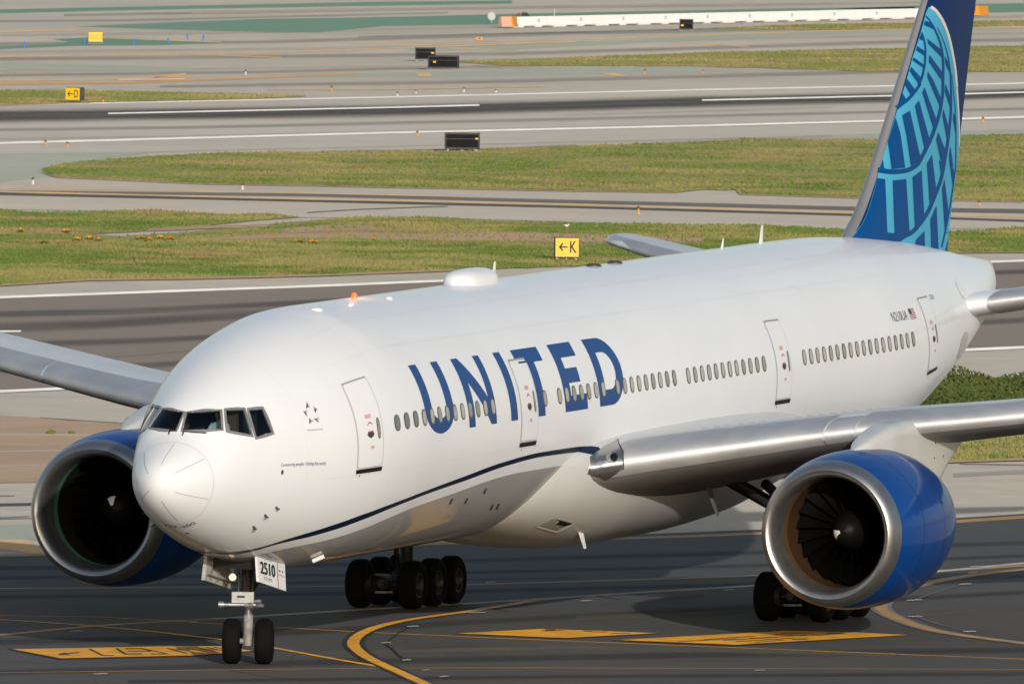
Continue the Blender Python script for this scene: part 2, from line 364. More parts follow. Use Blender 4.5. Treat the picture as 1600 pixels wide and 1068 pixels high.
# --- runway 1 (far, concrete)
rw = sheet('runway', band([(-400, 176), (0, 165), (600, 151), (1100, 139), (1600, 128), (2000, 119)], [(2000, 190), (1600, 202), (1100, 217), (600, 229), (250, 237), (0, 240), (-400, 250)]), -.040, RWY)
SOFT = soft_mat('soft_rubber', [C(74, 71, 68), C(64, 62, 60), C(86, 82, 77)], .95); SOFTW = soft_mat('soft_wear', [C(130, 125, 117), C(122, 118, 112), C(136, 129, 120)], .55); SOFTL = soft_mat('soft_pale', [C(166, 158, 146), C(158, 152, 143), C(170, 160, 146)], .7)
RC = [(-400, 187), (0, 182), (600, 173.5), (1100, 159), (1400, 152.5), (1600, 146), (1900, 138)]
softline('rubber_track', RC, (34, 22), -.038, SOFTW, rw)
softline('rubber_track', RC, (25, 16), -.036, SOFT, rw)
softline('rubber_track', [(x, y - 1) for x, y in RC], (16, 9), -.034, SOFT, rw)
softline('worn_track', [(250, 135), (700, 129), (1400, 112), (1900, 101)], (7, 9), -.038, SOFTW, rw)
softline('worn_track', [(-400, 208), (300, 199), (900, 186), (1600, 170), (1900, 162)], (8, 6), -.038, SOFTW, rw)
softline('worn_track', [(-400, 222), (300, 214), (900, 200), (1900, 178)], (7, 7), -.038, SOFTL, rw)
for P, t_ in (([(-400, 72), (400, 66), (900, 52), (1500, 42)], (9, 7)), ([(-400, 96), (300, 90), (800, 84), (1400, 66), (1900, 56)], (8, 9)), ([(100, 24), (700, 14), (1300, 6)], (6, 5)), ([(-400, 36), (200, 32), (700, 20)], (5, 4)), ([(-200, 120), (400, 113), (1000, 98), (1700, 80)], (7, 6)), ([(560, 58), (1000, 48), (1500, 36)], (4, 5))):
    softline('worn_track', P, t_, -.047, SOFTW, far)
for P, t_ in (([(-400, 60), (300, 52), (900, 40), (1600, 26)], (6, 6)), ([(-400, 86), (500, 76), (1200, 60), (1900, 46)], (6, 6)), ([(0, 112), (600, 104), (1000, 110)], (6, 4)), ([(300, 20), (900, 10), (1500, 4)], (6, 5))):
    softline('worn_track', P, t_, -.0465, SOFTL, far)
line('painted_line', [(-400, 175), (0, 164.5), (600, 151.8), (1100, 140), (1405, 134), (1600, 130), (1900, 123)], (1.6, 2), -.026, PWHITE, rw)
line('painted_line', [(-400, 234), (0, 223.5), (600, 207.4), (1100, 196), (1386, 188.6), (1600, 182.8), (1900, 175)], (2.8, 2.8), -.026, PWHITE, rw)
line('centre_line_dash', [(169, 177.3), (600, 168), (749, 164.2)], (2, 2.4), -.026, PWHITE, rw)
line('centre_line_dash', [(1097, 156.5), (1405, 149.3), (1600, 144), (1800, 139)], (2.2, 2.2), -.026, PWHITE, rw)
for pts, t in (([(1000, 225), (1180, 216), (1300, 212)], 2.5), ([(500, 236), (760, 232), (900, 226)], 1.5), ([(380, 196), (900, 188)], 1.0), ([(880, 180), (1300, 168)], 1.2)):
    line('worn_streak', pts, t, -.030, ground_mat('streak_%d' % int(pts[0][0]), [C(134, 128, 120), C(126, 122, 116), C(146, 138, 128)]), rw)
# --- taxiway behind the grass
tw2 = sheet('far_taxiway', band([(-400, 282), (0, 285), (90, 276), (500, 290), (1000, 300), (1600, 315), (2000, 322)], [(2000, 362), (1600, 356), (1326, 358), (1000, 350), (680, 340), (480, 340), (250, 330), (0, 327), (-400, 320)]), -.042, CONC2)
line('tyre_track', [(-400, 295), (89, 300), (498, 305), (900, 315), (1340, 326), (1600, 330), (1900, 338)], (3, 8), -.036, RUB, tw2)
line('tyre_track', [(-400, 297), (0, 303), (498, 314), (900, 323.5), (1340, 336), (1600, 345), (1900, 352)], (4, 3.2), -.036, RUBD, tw2)
line('painted_line', [(-400, 292), (0, 299), (400, 309), (900, 319.5), (1340, 332.5), (1600, 339), (1900, 348)], (2, 2.6), -.030, PYELLOWP, tw2)
line('painted_line', [(-400, 289), (200, 296), (400, 300), (720, 307)], 1.3, -.030, PYELLOWP, tw2)
line('crack_seal', [(480, 332), (560, 327), (700, 322)], 1.5, -.030, RUB, tw2)
# --- runway 2 (asphalt) with its concrete shoulders
rw2 = sheet('near_runway', band([(-400, 478), (0, 463), (498, 445.5), (1553, 407.5), (2000, 391)], [(2000, 527), (1600, 543), (1513, 547), (117, 606), (0, 612), (-400, 629)]), -.040, ASPH)
line('painted_line', [(-400, 478), (0, 464), (498, 446.3), (686, 438.5), (1553, 408.5), (2000, 393)], (3.8, 3), -.034, PWHITE, rw2)
line('painted_line', [(-400, 628), (0, 611), (117, 605.5), (1513, 546), (1600, 542), (2000, 525)], (4.0, 4.2), -.034, PWHITE, rw2)
line('centre_line_dash', [(-400, 522), (0, 517.3), (33, 517)], 2.6, -.030, PWHITE, rw2)
SOFTA = soft_mat('soft_rubber_asphalt', [C(68, 65, 63), C(60, 58, 57), C(76, 72, 69)], .5)
softline('rubber_track', [(-400, 526), (0, 512), (150, 507), (400, 491), (700, 472), (1200, 444)], (26, 14), -.036, SOFTA, rw2)
softline('rubber_track', [(-400, 548), (90, 536), (250, 531), (520, 516), (900, 489)], (16, 12), -.036, SOFTA, rw2)
softline('worn_track', [(-400, 500), (200, 486), (700, 462), (1500, 428), (1900, 412)], (16, 10), -.038, SOFTA, rw2)
softline('worn_track', [(-400, 590), (200, 572), (900, 536), (1600, 500), (1900, 486)], (14, 14), -.038, SOFTA, rw2)
for k, pts in enumerate(([(-400, 492), (300, 488), (420, 483), (700, 468)], [(100, 500), (420, 485)], [(-400, 575), (200, 556), (330, 545)])):
    line('worn_streak', pts, .9, -.033, ground_mat('asphalt_streak_%d' % k, [C(84, 80, 77), C(94, 88, 84), C(104, 97, 91)]), rw2)
# --- dirt and grass between the runway and the taxiway
dirt = sheet('dirt_verge', band([(-400, 638), (0, 648), (60, 652), (110, 656.5), (210, 661), (420, 655), (800, 635), (1100, 615)], [(1100, 729), (800, 738), (0, 754), (-400, 768)]), -.045, DIRT)
for pts, t, mm in (([(-400, 683), (0, 677.5), (100, 679), (200, 680)], 2.2, CONC), ([(-400, 712), (40, 704), (110, 703)], 1.6, CONC2), ([(-400, 735), (60, 726), (90, 725)], 1.2, CONC2), ([(62, 652), (120, 656), (185, 660)], 1.0, RUB), ([(-400, 650), (30, 650)], 1, CONC)):
    line('gravel_strip', pts, t, -.040, mm, dirt)
line('expansion_joint', [(-400, 795), (0, 788), (60, 787), (800, 770)], 4.5, -.050, mat('joint_dark', (.12, .11, .10), .9, noise=(.5, .2, 5)), dirt)
line('worn_streak', [(-400, 775), (23, 774)], 1.2, -.050, RUB, dirt)
for pts in ([(-400, 812), (5, 808), (45, 806)], [(0, 810), (60, 809)]): line('worn_streak', pts, 1.2, -.050, mat('faint_streak', (.25, .24, .22), .9, noise=(.6, .5, 5)), dirt)
line('worn_streak', [(1490, 742), (1540, 739), (1700, 733)], 6, -.050, ground_mat('dark_patch', [C(128, 124, 120), C(112, 109, 107), C(140, 134, 128)]), dirt)
line('worn_streak', [(1500, 724), (1700, 728)], 1.5, -.050, RUB, dirt)
sheet('faded_green_area', band([(-400, 830), (0, 820), (70, 818), (500, 805)], [(500, 835), (40, 842), (-400, 850)]), -.052, GREENF, dirt)
sheet('painted_marking', [(-300, 846), (0, 842.5), (42, 842), (70, 861), (66, 868), (20, 859), (-100, 851)], -.048, PYELLOWP, dirt)
# --- the taxiway the aircraft stands on
tw = sheet('taxiway', band([(-400, 878), (0, 866), (600, 850), (1200, 826), (1600, 802), (2000, 780)], [(2400, 1500), (-700, 1500)]), 0, TAXI)
SOFTT = soft_mat('soft_taxi_wear', [C(46, 45, 45), C(40, 40, 41), C(50, 48, 46)], .55); SOFTTL = soft_mat('soft_taxi_pale', [C(84, 80, 74), C(76, 73, 69), C(90, 85, 78)], .6)
for P, t_ in (([(-300, 1008), (300, 996), (900, 962), (1600, 925)], (16, 10)), ([(-300, 1060), (500, 1034), (1100, 1022), (1900, 1010)], (14, 14)), ([(200, 1064), (900, 1056), (1900, 1050)], (8, 10)), ([(-300, 890), (500, 882), (1200, 862), (1900, 836)], (10, 10)), ([(-300, 905), (600, 897), (1300, 880), (1900, 855)], (8, 8)), ([(-300, 935), (600, 926), (1200, 912), (1900, 890)], (9, 9))):
    softline('worn_track', P, t_, .0015, SOFTT, tw)
for P, t_ in (([(900, 965), (1100, 958), (1250, 950)], (14, 10)), ([(500, 1020), (900, 1010), (1400, 1022)], (10, 12)), ([(700, 950), (1000, 938), (1100, 930)], (8, 8)), ([(1440, 960), (1600, 950), (1800, 940)], (14, 14)), ([(-300, 925), (300, 912), (900, 902)], (5, 5))):
    softline('worn_track', P, t_, .0025, SOFTTL, tw)
yellow = [([(-400, 880), (0, 867.5), (675, 849), (1200, 832), (1600, 807), (1900, 790)], .5, PYELLOWF, 0),
          ([(-300, 921), (0, 918.5), (540, 915), (735, 912.3), (1177, 899), (1457, 891), (1600, 883), (1800, 872)], .22, PYELLOWF, 0)]
ribbon('painted_line', yellow[0][0], .9, .004, PYELLOWF, tw)
ribbon('painted_line', yellow[1][0], .5, .004, PYELLOWF, tw)
ribbon('painted_line', [(-300, 1016), (0, 991), (124, 979), (240, 971), (337, 966)], .30, .006, PYELLOWF, tw)
ribbon('painted_line', [(770, 946), (830, 938), (920, 931), (1012, 925), (1080, 921)], .26, .0095, PYELLOWF, tw)
ribbon('painted_line', [(337, 966), (540, 953), (724, 942.5), (1012, 924), (1177, 914), (1450, 893), (1600, 879), (1800, 862)], .42, .006, mat('paint_grey_line', (.26, .25, .23), .8, noise=(.9, .35, 6), dr=1), tw)
ribbon('painted_line', [(-200, 955), (0, 961), (160, 963.5), (345, 974), (540, 985), (800, 997), (1200, 1013), (1600, 1029), (1900, 1041)], .16, .008, PYELLOW, tw)
ribbon('painted_line', [(-200, 955), (0, 967), (169, 979), (345, 998), (427, 1011), (520, 1028), (610, 1043)], .20, .012, PYELLOW, tw)
ribbon('painted_line', [(-200, 1052), (0, 1050), (600, 1043), (1000, 1043), (1600, 1045), (1900, 1046)], .10, .010, PYELLOW, tw)
FC = [(830, 938), (735, 953.5), (666, 963), (619, 971), (584.5, 980), (560, 992), (552, 1005), (563.6, 1018.6), (584.5, 1031), (631, 1052), (666, 1068), (760, 1110)]
ribbon('line_border', FC, .52, .014, PBLACK, tw)
ribbon('painted_curve', FC, .30, .018, PYELLOW, tw)
GC = [(1900, 1040), (1750, 1022), (1600, 1004), (1487, 989), (1431, 976), (1385, 957), (1377, 944), (1394, 927), (1450, 910), (1525, 897), (1600, 889), (1800, 868)]
ribbon('line_border', GC, .56, .014, PBLUEG, tw)
ribbon('painted_curve', GC, .34, .018, PYELLOWF, tw)
def painted_sign(quad, strokes, name='painted_sign'):
    e = 1.0
    cx = sum(p[0] for p in quad) / len(quad); cy = sum(p[1] for p in quad) / len(quad)
    sheet('sign_border', [(cx + (x - cx) * 1.035, cy + (y - cy) * 1.13) for x, y in quad], .016, PBLACK, tw)
    o = sheet(name, quad, .020, PYELLOW, tw)
    for s in strokes:
        (x0, y0, x1, y1), t = s[:4], (s[4] if len(s) > 4 else 1.6)
        d = math.hypot(x1 - x0, (y1 - y0) * 6); 
        nx, ny = -(y1 - y0) * 6 / d, (x1 - x0) / d / 6
        k = t * 1.5
        if abs(x1 - x0) > 8 * abs(y1 - y0): nx, ny = 0, 1; k = t / 2
        sheet('painted_letter', [(x0 + nx * k, y0 + ny * k), (x1 + nx * k, y1 + ny * k), (x1 - nx * k, y1 - ny * k), (x0 - nx * k, y0 - ny * k)], .024, PBLACK, tw)
    return o
painted_sign([(19, 1013.2), (300, 1008), (346, 1008), (396, 1016), (300, 1023), (96, 1027.5)],
             [(92, 1021, 124, 1018.5, 1.4), (92, 1021, 103, 1018.6, 1.0), (92, 1021, 108, 1022, 1.0), (140, 1013, 160, 1023, 1.6), (160, 1023, 178, 1023, 1.0),
              (182, 1012, 196, 1021, 1.6), (196, 1021, 222, 1020.5, 1.4), (196, 1012.5, 222, 1012, 1.2), (222, 1012, 236, 1016.5, 1.4), (200, 1016.5, 236, 1016.5, 1.0), (222, 1012.5, 262, 1020.5, 1.4), (236, 1020.5, 262, 1020.5, 1.0),
              (262, 1012, 292, 1020, 1.5), (276, 1011.5, 306, 1019, 1.0), (292, 1011, 326, 1018.5, 1.2), (306, 1010.5, 340, 1018, 1.4), (322, 1010, 352, 1016.5, 1.1), (334, 1010, 366, 1016, 1.2)])
painted_sign([(714, 988.7), (844, 981.5), (925, 984), (1029, 988.3), (881, 995.8)],
             [(852, 983, 868, 983, 1.3), (846, 984.6, 880, 984, .8), (912, 984.8, 926, 985.4, 1.3), (926, 986.5, 950, 986.3, .9), (955, 988.4, 985, 988.6, .8)])
painted_sign([(966, 999), (1225, 984.6), (1325, 986.5), (1420, 991), (1280, 999), (1150, 1006.3)],
             [(1100, 998, 1180, 993, .9), (1130, 999.5, 1215, 994.5, .9), (1080, 1000.5, 1150, 997, .8), (1150, 1001.5, 1240, 996, .9), (1210, 990.8, 1238, 991.5, 1.3), (1238, 998, 1262, 997.2, 1.2), (1180, 1002.5, 1225, 999, .8), (1290, 988.3, 1318, 988.8, 1.1), (1220, 988.6, 1270, 988.2, .7), (1060, 1001.5, 1110, 999, .8), (1170, 996.5, 1260, 991.5, .7)])
for P in ([(-60, 1030), (120, 1036), (260, 1031), (420, 1056), (520, 1061)], [(760, 1030), (900, 1027), (1010, 1033), (1180, 1030)], [(1230, 1060), (1360, 1052), (1480, 1058), (1640, 1054)], [(860, 962), (960, 958), (1010, 966)], [(1460, 950), (1530, 944), (1640, 946)], [(520, 1012), (470, 1018), (455, 1030)], [(640, 1012), (760, 1008), (880, 1012)]):
    ribbon('crack_seal', P, .045, .0035, mat('crack_tar', (.012, .012, .013), .5), tw)
SURV = mat('survey_paint', (.30, .30, .29), .8, noise=(2, .3, 4), dr=1)
# survey marks and saw cuts in the asphalt
for x, y, dx in ((745, 956, 14), (645, 977.5, 9), (603, 1003, 8), (635, 1030, 7), (666, 1045.5, 6), (694, 1055.5, 7), (916, 937.5, 9), (1139, 920.5, 9), (1173, 898.5, 8), (767, 908.5, 8), (120, 985, 10), (180, 975, 10), (302, 970.5, 7), (157, 1051.5, 11), (1429, 936.5, 12), (1508, 911.5, 10), (1430, 962, 12), (1515, 985.5, 10), (1186, 1046, 7), (1190, 1046, 6), (1524, 884, 9), (1520, 894, 7)):
    line('survey_mark', [(x - dx, y + .3), (x + dx, y - .3)], 1.0, .026, SURV, tw)
    line('survey_mark', [(x - dx * .35, y + 1.1), (x + dx * .3, y - 1.2)], .7, .030, SURV, tw)
for P in ([(645, 977.5), (628, 985), (605, 1003), (612, 1012), (630, 1028)],): ribbon('saw_cut', P, .05, .022, PBLACK, tw)
for P in ([(1429, 936.5), (1460, 925), (1508, 911.5), (1620, 892)], [(1430, 962), (1470, 975), (1515, 985.5)]): ribbon('saw_cut', P, .05, .022, PBLUEG, tw)

# --- turf
def inpoly(P, x, y):
    P = np.array(P); ins = np.zeros(len(x), bool); j = len(P) - 1
    for i in range(len(P)):
        c = ((P[i, 1] > y) != (P[j, 1] > y)) & (x < (P[j, 0] - P[i, 0]) * (y - P[i, 1]) / (P[j, 1] - P[i, 1] + 1e-12) + P[i, 0]); ins ^= c; j = i
    return ins
def patchmat(name, base, dry, soil):
    m = ground_mat(name, base, (.06, .3, 1.3), .9, 0); n = m.node_tree.nodes; l = m.node_tree.links; b = n['Principled BSDF']; b.inputs['Specular IOR Level'].default_value = .12
    prev = b.inputs['Base Color'].links[0].from_socket; g = n.new('ShaderNodeNewGeometry')
    for c_, sc, lo, hi, off in ((dry, .075, .46, .58, 0), (soil, .11, .54, .64, 31)):
        mp = n.new('ShaderNodeMapping'); mp.inputs['Location'].default_value = (off, off, 0); l.new(g.outputs['Position'], mp.inputs[0])
        t = n.new('ShaderNodeTexNoise'); t.inputs['Scale'].default_value = sc; t.inputs['Detail'].default_value = 6; t.inputs['Roughness'].default_value = .65; l.new(mp.outputs[0], t.inputs['Vector'])
        r = n.new('ShaderNodeMapRange'); r.inputs[1].default_value = lo; r.inputs[2].default_value = hi; r.inputs[4].default_value = .85; l.new(t.outputs[0], r.inputs[0])
        x = n.new('ShaderNodeMix'); x.data_type = 'RGBA'; l.new(r.outputs[0], x.inputs[0]); l.new(prev, x.inputs[6]); x.inputs[7].default_value = c_; prev = x.outputs[2]
    l.new(prev, b.inputs['Base Color']); return m
def leafmat(name, cols, s1, s2, rough=.9):
    m = ground_mat(name, cols, (s1, s2, 1.1), rough, 0); b = m.node_tree.nodes['Principled BSDF']; b.inputs['Specular IOR Level'].default_value = .15
    return m
GRASSM = patchmat('grass_blades', [C(108, 130, 60), C(92, 114, 52), C(124, 140, 70), C(80, 102, 46)], C(152, 144, 92), C(162, 132, 100))
GRASSB = patchmat('grass_dry', [C(128, 136, 76), C(114, 126, 64), C(142, 144, 86), C(104, 116, 58)], C(164, 150, 104), C(166, 140, 108))
def wob(pts, a=1.0):     # ragged outline
    out = []
    for i in range(len(pts) - 1):
        (x0, y0), (x1, y1) = pts[i], pts[i + 1]; n_ = max(1, int(abs(x1 - x0) / 18))
        for k in range(n_):
            t = k / n_; out.append((x0 + (x1 - x0) * t, y0 + (y1 - y0) * t + (random.uniform(-a, a) if k else 0)))
    out.append(pts[-1]); return out
def tufts(name, label, cat, poly, n, h, wd, m, z, excl=()):
    xs = [p[0] for p in poly]; ys = [p[1] for p in poly]
    k = int(n * 3)
    x = rng.uniform(max(min(xs), -180), min(max(xs), 1780), k); y = rng.uniform(min(ys), max(ys), k)
    ok = inpoly(poly, x, y)
    for e in excl: ok &= ~inpoly(e, x, y) | (rng.random(k) < .12)
    x = x[ok][:n]; y = y[ok][:n]; k = len(x)
    d = CF[None] + CR[None] * ((x - 800) / FPX)[:, None] + CU[None] * ((534 - y) / FPX)[:, None]
    P = CAM[None] + d * ((z - CAM[2]) / d[:, 2])[:, None]
    # clumpy height: sums of sines in the ground plane
    cl = .55 + .45 * np.sin(P[:, 0] * .21 + 2 * np.sin(P[:, 1] * .13)) * np.sin(P[:, 1] * .33 + 1.3 * np.sin(P[:, 0] * .17))
    hh = h * (.35 + .9 * cl) * rng.uniform(.5, 1.3, k); a = rng.uniform(0, math.pi, k); ww = wd * rng.uniform(.6, 1.4, k)
    lean = rng.normal(0, .35, (k, 2)) * hh[:, None]
    dx = np.cos(a) * ww; dy = np.sin(a) * ww
    V = np.zeros((k, 3, 3)); V[:, 0] = P; V[:, 0, 0] -= dx; V[:, 0, 1] -= dy; V[:, 1] = P; V[:, 1, 0] += dx; V[:, 1, 1] += dy
    V[:, 2] = P; V[:, 2, :2] += lean; V[:, 2, 2] += hh
    me = bpy.data.meshes.new(name); me.vertices.add(k * 3); me.vertices.foreach_set('co', V.ravel())
    me.loops.add(k * 3); me.loops.foreach_set('vertex_index', np.arange(k * 3, dtype=np.int32))
    me.polygons.add(k); me.polygons.foreach_set('loop_start', np.arange(0, k * 3, 3, dtype=np.int32)); me.polygons.foreach_set('loop_total', np.full(k, 3, dtype=np.int32))
    me.update(calc_edges=True); me.materials.append(m)
    o = bpy.data.objects.new(name, me); put(o); return tag(o, label, cat, kind='stuff')
I1 = band(wob([(70, 262), (100, 255), (217, 245), (375, 238), (670, 236), (825, 231), (894, 228), (1100, 222), (1169, 217), (1375, 218), (1500, 211), (1600, 210), (2000, 204)], .8),
          wob([(64, 265), (89, 276), (199, 281), (320, 287), (498, 290), (900, 298), (1060, 300.5), (1090, 297), (1150, 296.5), (1154, 303), (1347, 309), (1487, 313), (1600, 315), (2000, 322)], .7))
I2a = band(wob([(-400, 318), (0, 326), (43, 331), (142, 331), (249, 329), (338, 335), (427, 333), (470, 339)], .7), wob([(-400, 366.5), (0, 366), (139, 366), (196, 363), (302, 354), (391, 345), (470, 339.2)], .5))
I2b = band(wob([(-400, 366), (139, 366.2), (192, 368.5), (302, 361), (409, 351), (478, 345), (556, 339), (681, 339), (744, 343), (900, 348), (1085, 352), (1190, 352), (1326, 358), (1483, 362), (1600, 356), (2000, 352)], .7),
           wob([(-400, 456), (0, 445), (142, 436), (320, 433.7), (498, 429), (556, 426), (712, 421), (900, 416), (1100, 409), (1482, 394), (1600, 393), (2000, 380)], .9))
I0 = band(wob([(-400, 144), (0, 142), (100, 142), (180, 142), (380, 146), (480, 150)], .4), wob([(-400, 166), (0, 164), (140, 160), (240, 158), (400, 154), (470, 151)], .4))
I3 = band(wob([(718, 95), (850, 91), (1100, 82), (1500, 73), (1600, 71), (1900, 67)], .5), wob([(716, 98), (800, 103), (1000, 103), (1100, 104), (1330, 111), (1600, 112), (1900, 106)], .5))
I4 = band(wob([(1110, 44), (1250, 39), (1400, 36), (1600, 32), (1900, 27)], .3), wob([(1112, 45), (1300, 47), (1600, 40), (1900, 33)], .3))
I5 = band(wob([(1000, 622), (1400, 597), (1500, 592), (1600, 590), (2000, 575)], .6), wob([(1000, 735), (1400, 724), (1500, 719), (1600, 716), (2000, 690)], 1.0))
turf = []
for nm, P, zz in (('grass_verge', I1, -.03), ('grass_verge', I2a, -.03), ('grass_verge', I2b, -.03), ('grass_verge', I0, -.03), ('grass_verge', I3, -.03), ('grass_verge', I4, -.03), ('grass_verge', I5, -.03)):
    turf.append(sheet(nm, P, zz, TURF))
bare = [band(wob([(300, 372), (420, 366), (560, 362), (660, 366), (780, 363), (900, 366), (1100, 372)], .8), wob([(300, 375), (420, 372), (560, 372), (660, 375), (780, 376), (900, 378), (1100, 378)], .8)),
        band(wob([(230, 357), (330, 352), (420, 350)], .6), wob([(230, 361), (330, 357), (420, 353)], .5)),
        band(wob([(440, 358), (500, 352), (560, 350)], .6), wob([(440, 364), (520, 360), (620, 358)], .6))]
for b_ in bare: sheet('bare_soil', b_, -.024, BARE, turf[2])
for b_ in (band([(790, 96), (900, 94), (1000, 96)], [(1000, 98), (900, 97), (790, 98)]), band([(1040, 91), (1100, 89), (1130, 91)], [(1130, 93), (1080, 93), (1040, 93)]), band([(1300, 91), (1400, 90), (1410, 92)], [(1410, 94), (1350, 94), (1300, 93)]), band([(1000, 102), (1200, 97), (1300, 96)], [(1300, 98), (1150, 101), (1000, 104)]), band([(1540, 88), (1600, 85), (1700, 84)], [(1700, 88), (1600, 90), (1540, 90)])):
    sheet('bare_soil', b_, -.024, BARE, turf[4])
tufts('grass', 'long grass strip between the concrete runway and the far taxiway', 'grass', I1, 42000, .11, .08, GRASSM, -.03)
PATH = band([(120, 366), (196, 363), (302, 354), (391, 345), (470, 338), (500, 338)], [(500, 350), (415, 356), (305, 366), (200, 374), (130, 372)])
bare2 = [[(x, y + (3 if k >= len(b_) // 2 else -1)) for k, (x, y) in enumerate(b_)] for b_ in bare] + [PATH]
tufts('grass', 'grass wedge left of the narrow concrete path', 'grass', I2a, 9000, .11, .07, GRASSM, -.03, bare2)
tufts('grass', 'wide grass strip along the asphalt runway behind the fuselage', 'grass', I2b, 62000, .11, .07, GRASSM, -.03, bare2)
tufts('grass', 'low dry grass around the yellow D sign', 'grass', I0, 9000, .11, .08, GRASSB, -.03)
tufts('grass', 'sunlit dry grass strip beyond the dark signs', 'grass', I3, 16000, .11, .1, GRASSB, -.03)
tufts('grass', 'thin grass strip in front of the white barriers', 'grass', I4, 5000, .11, .1, GRASSB, -.03)
tufts('grass', 'grass seen under the left wing beside the pylon', 'grass', I5, 26000, .10, .05, GRASSM, -.03)
# brown ragged fringe where the turf meets the pavement
for P, t in (([(-200, 450), (0, 445), (142, 436.5), (320, 434), (498, 429.5), (712, 421.5)], 3.2), ([(64, 268), (89, 277), (199, 282), (320, 287.6), (498, 290.6), (900, 298.6), (1060, 300.8)], 1.5), ([(1154, 303.5), (1347, 309.6), (1600, 315.6)], 1.6), ([(1482, 394.6), (1600, 393.6), (1800, 388)], 1.6), ([(1400, 724.5), (1500, 719.5), (1600, 716.6), (1800, 703)], 4), ([(-200, 165), (0, 164.5), (140, 160.5)], 1.6)):
    line('dirt_edge', P, t, -.020, BARE, turf[2])
# orange flowers and low bushes
def clump(name, px, py, wpx, hpx, n, m, parent=None, label=None, cat=None, z=-.03, leaf=None, kind=None, loc=None):
    P0 = gnd(px, py, z); s = pxm(P0); W_ = wpx / s; H_ = hpx / s; L_ = leaf or .06
    V = []; F = []
    for i in range(n):
        a = random.uniform(0, 2 * math.pi); rr = math.sqrt(random.random()); u = random.random()
        c = Vector(P0) + Vector((math.cos(a) * rr * W_ / 2 * math.sqrt(1 - .7 * u), math.sin(a) * rr * W_ / 2, u * H_ * (1 - .5 * rr)))
        q = Vector((random.gauss(0, 1), random.gauss(0, 1), random.gauss(0, 1))).normalized(); t = q.orthogonal().normalized(); b = q.cross(t); r_ = L_ * random.uniform(.6, 1.4)
        k = len(V); V += [tuple(c - t * r_ - b * r_ * .4), tuple(c + b * r_ * .6), tuple(c + t * r_ + b * r_ * .1), tuple(c - b * r_ * .7)]; F.append((k, k + 1, k + 2, k + 3))
    o = mk(name, V, F, m, parent, smooth=False, loc=tuple(P0) if loc is None else loc)
    if label: tag(o, label, cat)
    if kind: o['kind'] = kind
    return o
FLOW = mat('flower_orange', (.8, .33, .02), .7, noise=(2, .3, 3)); FLOWG = leafmat('flower_leaf', [C(70, 88, 36), C(92, 104, 44), C(60, 80, 34)], .3, 1.2)
fl = [(33, 296 + 67, 8), (103, 364, 12), (120, 377, 14), (140, 375, 16), (154, 378, 12), (219, 375, 16), (234, 377, 14), (250, 374, 12), (266, 376, 16), (468, 380, 16), (490, 381, 16), (583, 377, 8), (70, 381, 14)]
fpos = ['far left edge', 'left edge of the strip', 'left cluster, left end', 'left cluster, middle', 'left cluster, right end', 'middle cluster, left end', 'middle cluster, second from left', 'middle cluster, third from left', 'middle cluster, right end', 'pair below the path end, left one', 'pair below the path end, right one', 'single small one nearest the aircraft', 'mostly green one left of the flowers']
for (x, y, w_), s_ in zip(fl, fpos):
    e = empty('flower_clump', tuple(gnd(x, y, -.03))); tag(e, 'orange wildflower clump in the grass, ' + s_, 'flowers', 'orange wildflowers in the grass')
    clump('leaves', x, y, w_, 4.5, 40, FLOWG, e, leaf=.07)
    if 'green' not in s_: clump('blossom', x, y - .5, w_ * .9, 8, 46, FLOW, e, leaf=.05)
BUSH = leafmat('bush_leaf', [C(96, 112, 40), C(128, 132, 58), C(74, 92, 36), C(148, 144, 70)], .5, 1.6)
for x, y, w_, h_, n_, lb in ((208, 662, 26, 14, 420, 'yellow green bush beside the engine pylon by the concrete edge'), (80, 676, 12, 5, 90, 'small green tuft on the bare dirt verge'), (112, 676, 8, 3, 40, 'tiny dry tuft on the dirt right of the green tuft')):
    e = empty('low_bush', tuple(gnd(x, y, -.03))); tag(e, lb, 'bush'); clump('foliage', x, y, w_, h_, n_, BUSH, e, leaf=.06)
    if n_ > 200:
        g_ = gnd(x, y, -.03); s_ = MB()
        for k in range(5): a = k * 1.25; s_.rod(g_, Vector(g_) + Vector((.16 * math.cos(a), .16 * math.sin(a), .24)), .012, .006, 5)
        s_.build('stem', SEATB, e)
# leafy ground cover right of the tail
V = []; F = []; mi_ = []
for i in range(15000):
    x = random.uniform(1380, 1760); y = random.uniform(601, 652)
    P0 = Vector(gnd(x, y, -.03))
    hgt = .55 * max(0, .35 + .65 * math.sin(P0.x * .55 + 1.7 * math.sin(P0.y * .8)) * math.sin(P0.y * .9 + P0.x * .2)) + .25
    c = P0 + Vector((0, 0, hgt * random.random() ** .6))
    q = Vector((random.gauss(-.3, 1), random.gauss(-.3, 1), random.gauss(.5, 1))).normalized(); t = q.orthogonal().normalized(); b = q.cross(t); r_ = .07 * random.uniform(.6, 1.5)
    k = len(V); V += [tuple(c - t * r_), tuple(c + b * r_ * .6), tuple(c + t * r_), tuple(c - b * r_ * .6)]; F.append((k, k + 1, k + 2, k + 3))
ICE = leafmat('ground_cover_leaf', [C(66, 84, 40), C(84, 100, 48), C(46, 62, 30), C(108, 112, 60)], .35, 1.5)
tag(mk('ground_cover', V, F, ICE, smooth=False), 'leafy green ground cover mounded beside the runway right of the tail', 'plants', kind='stuff')
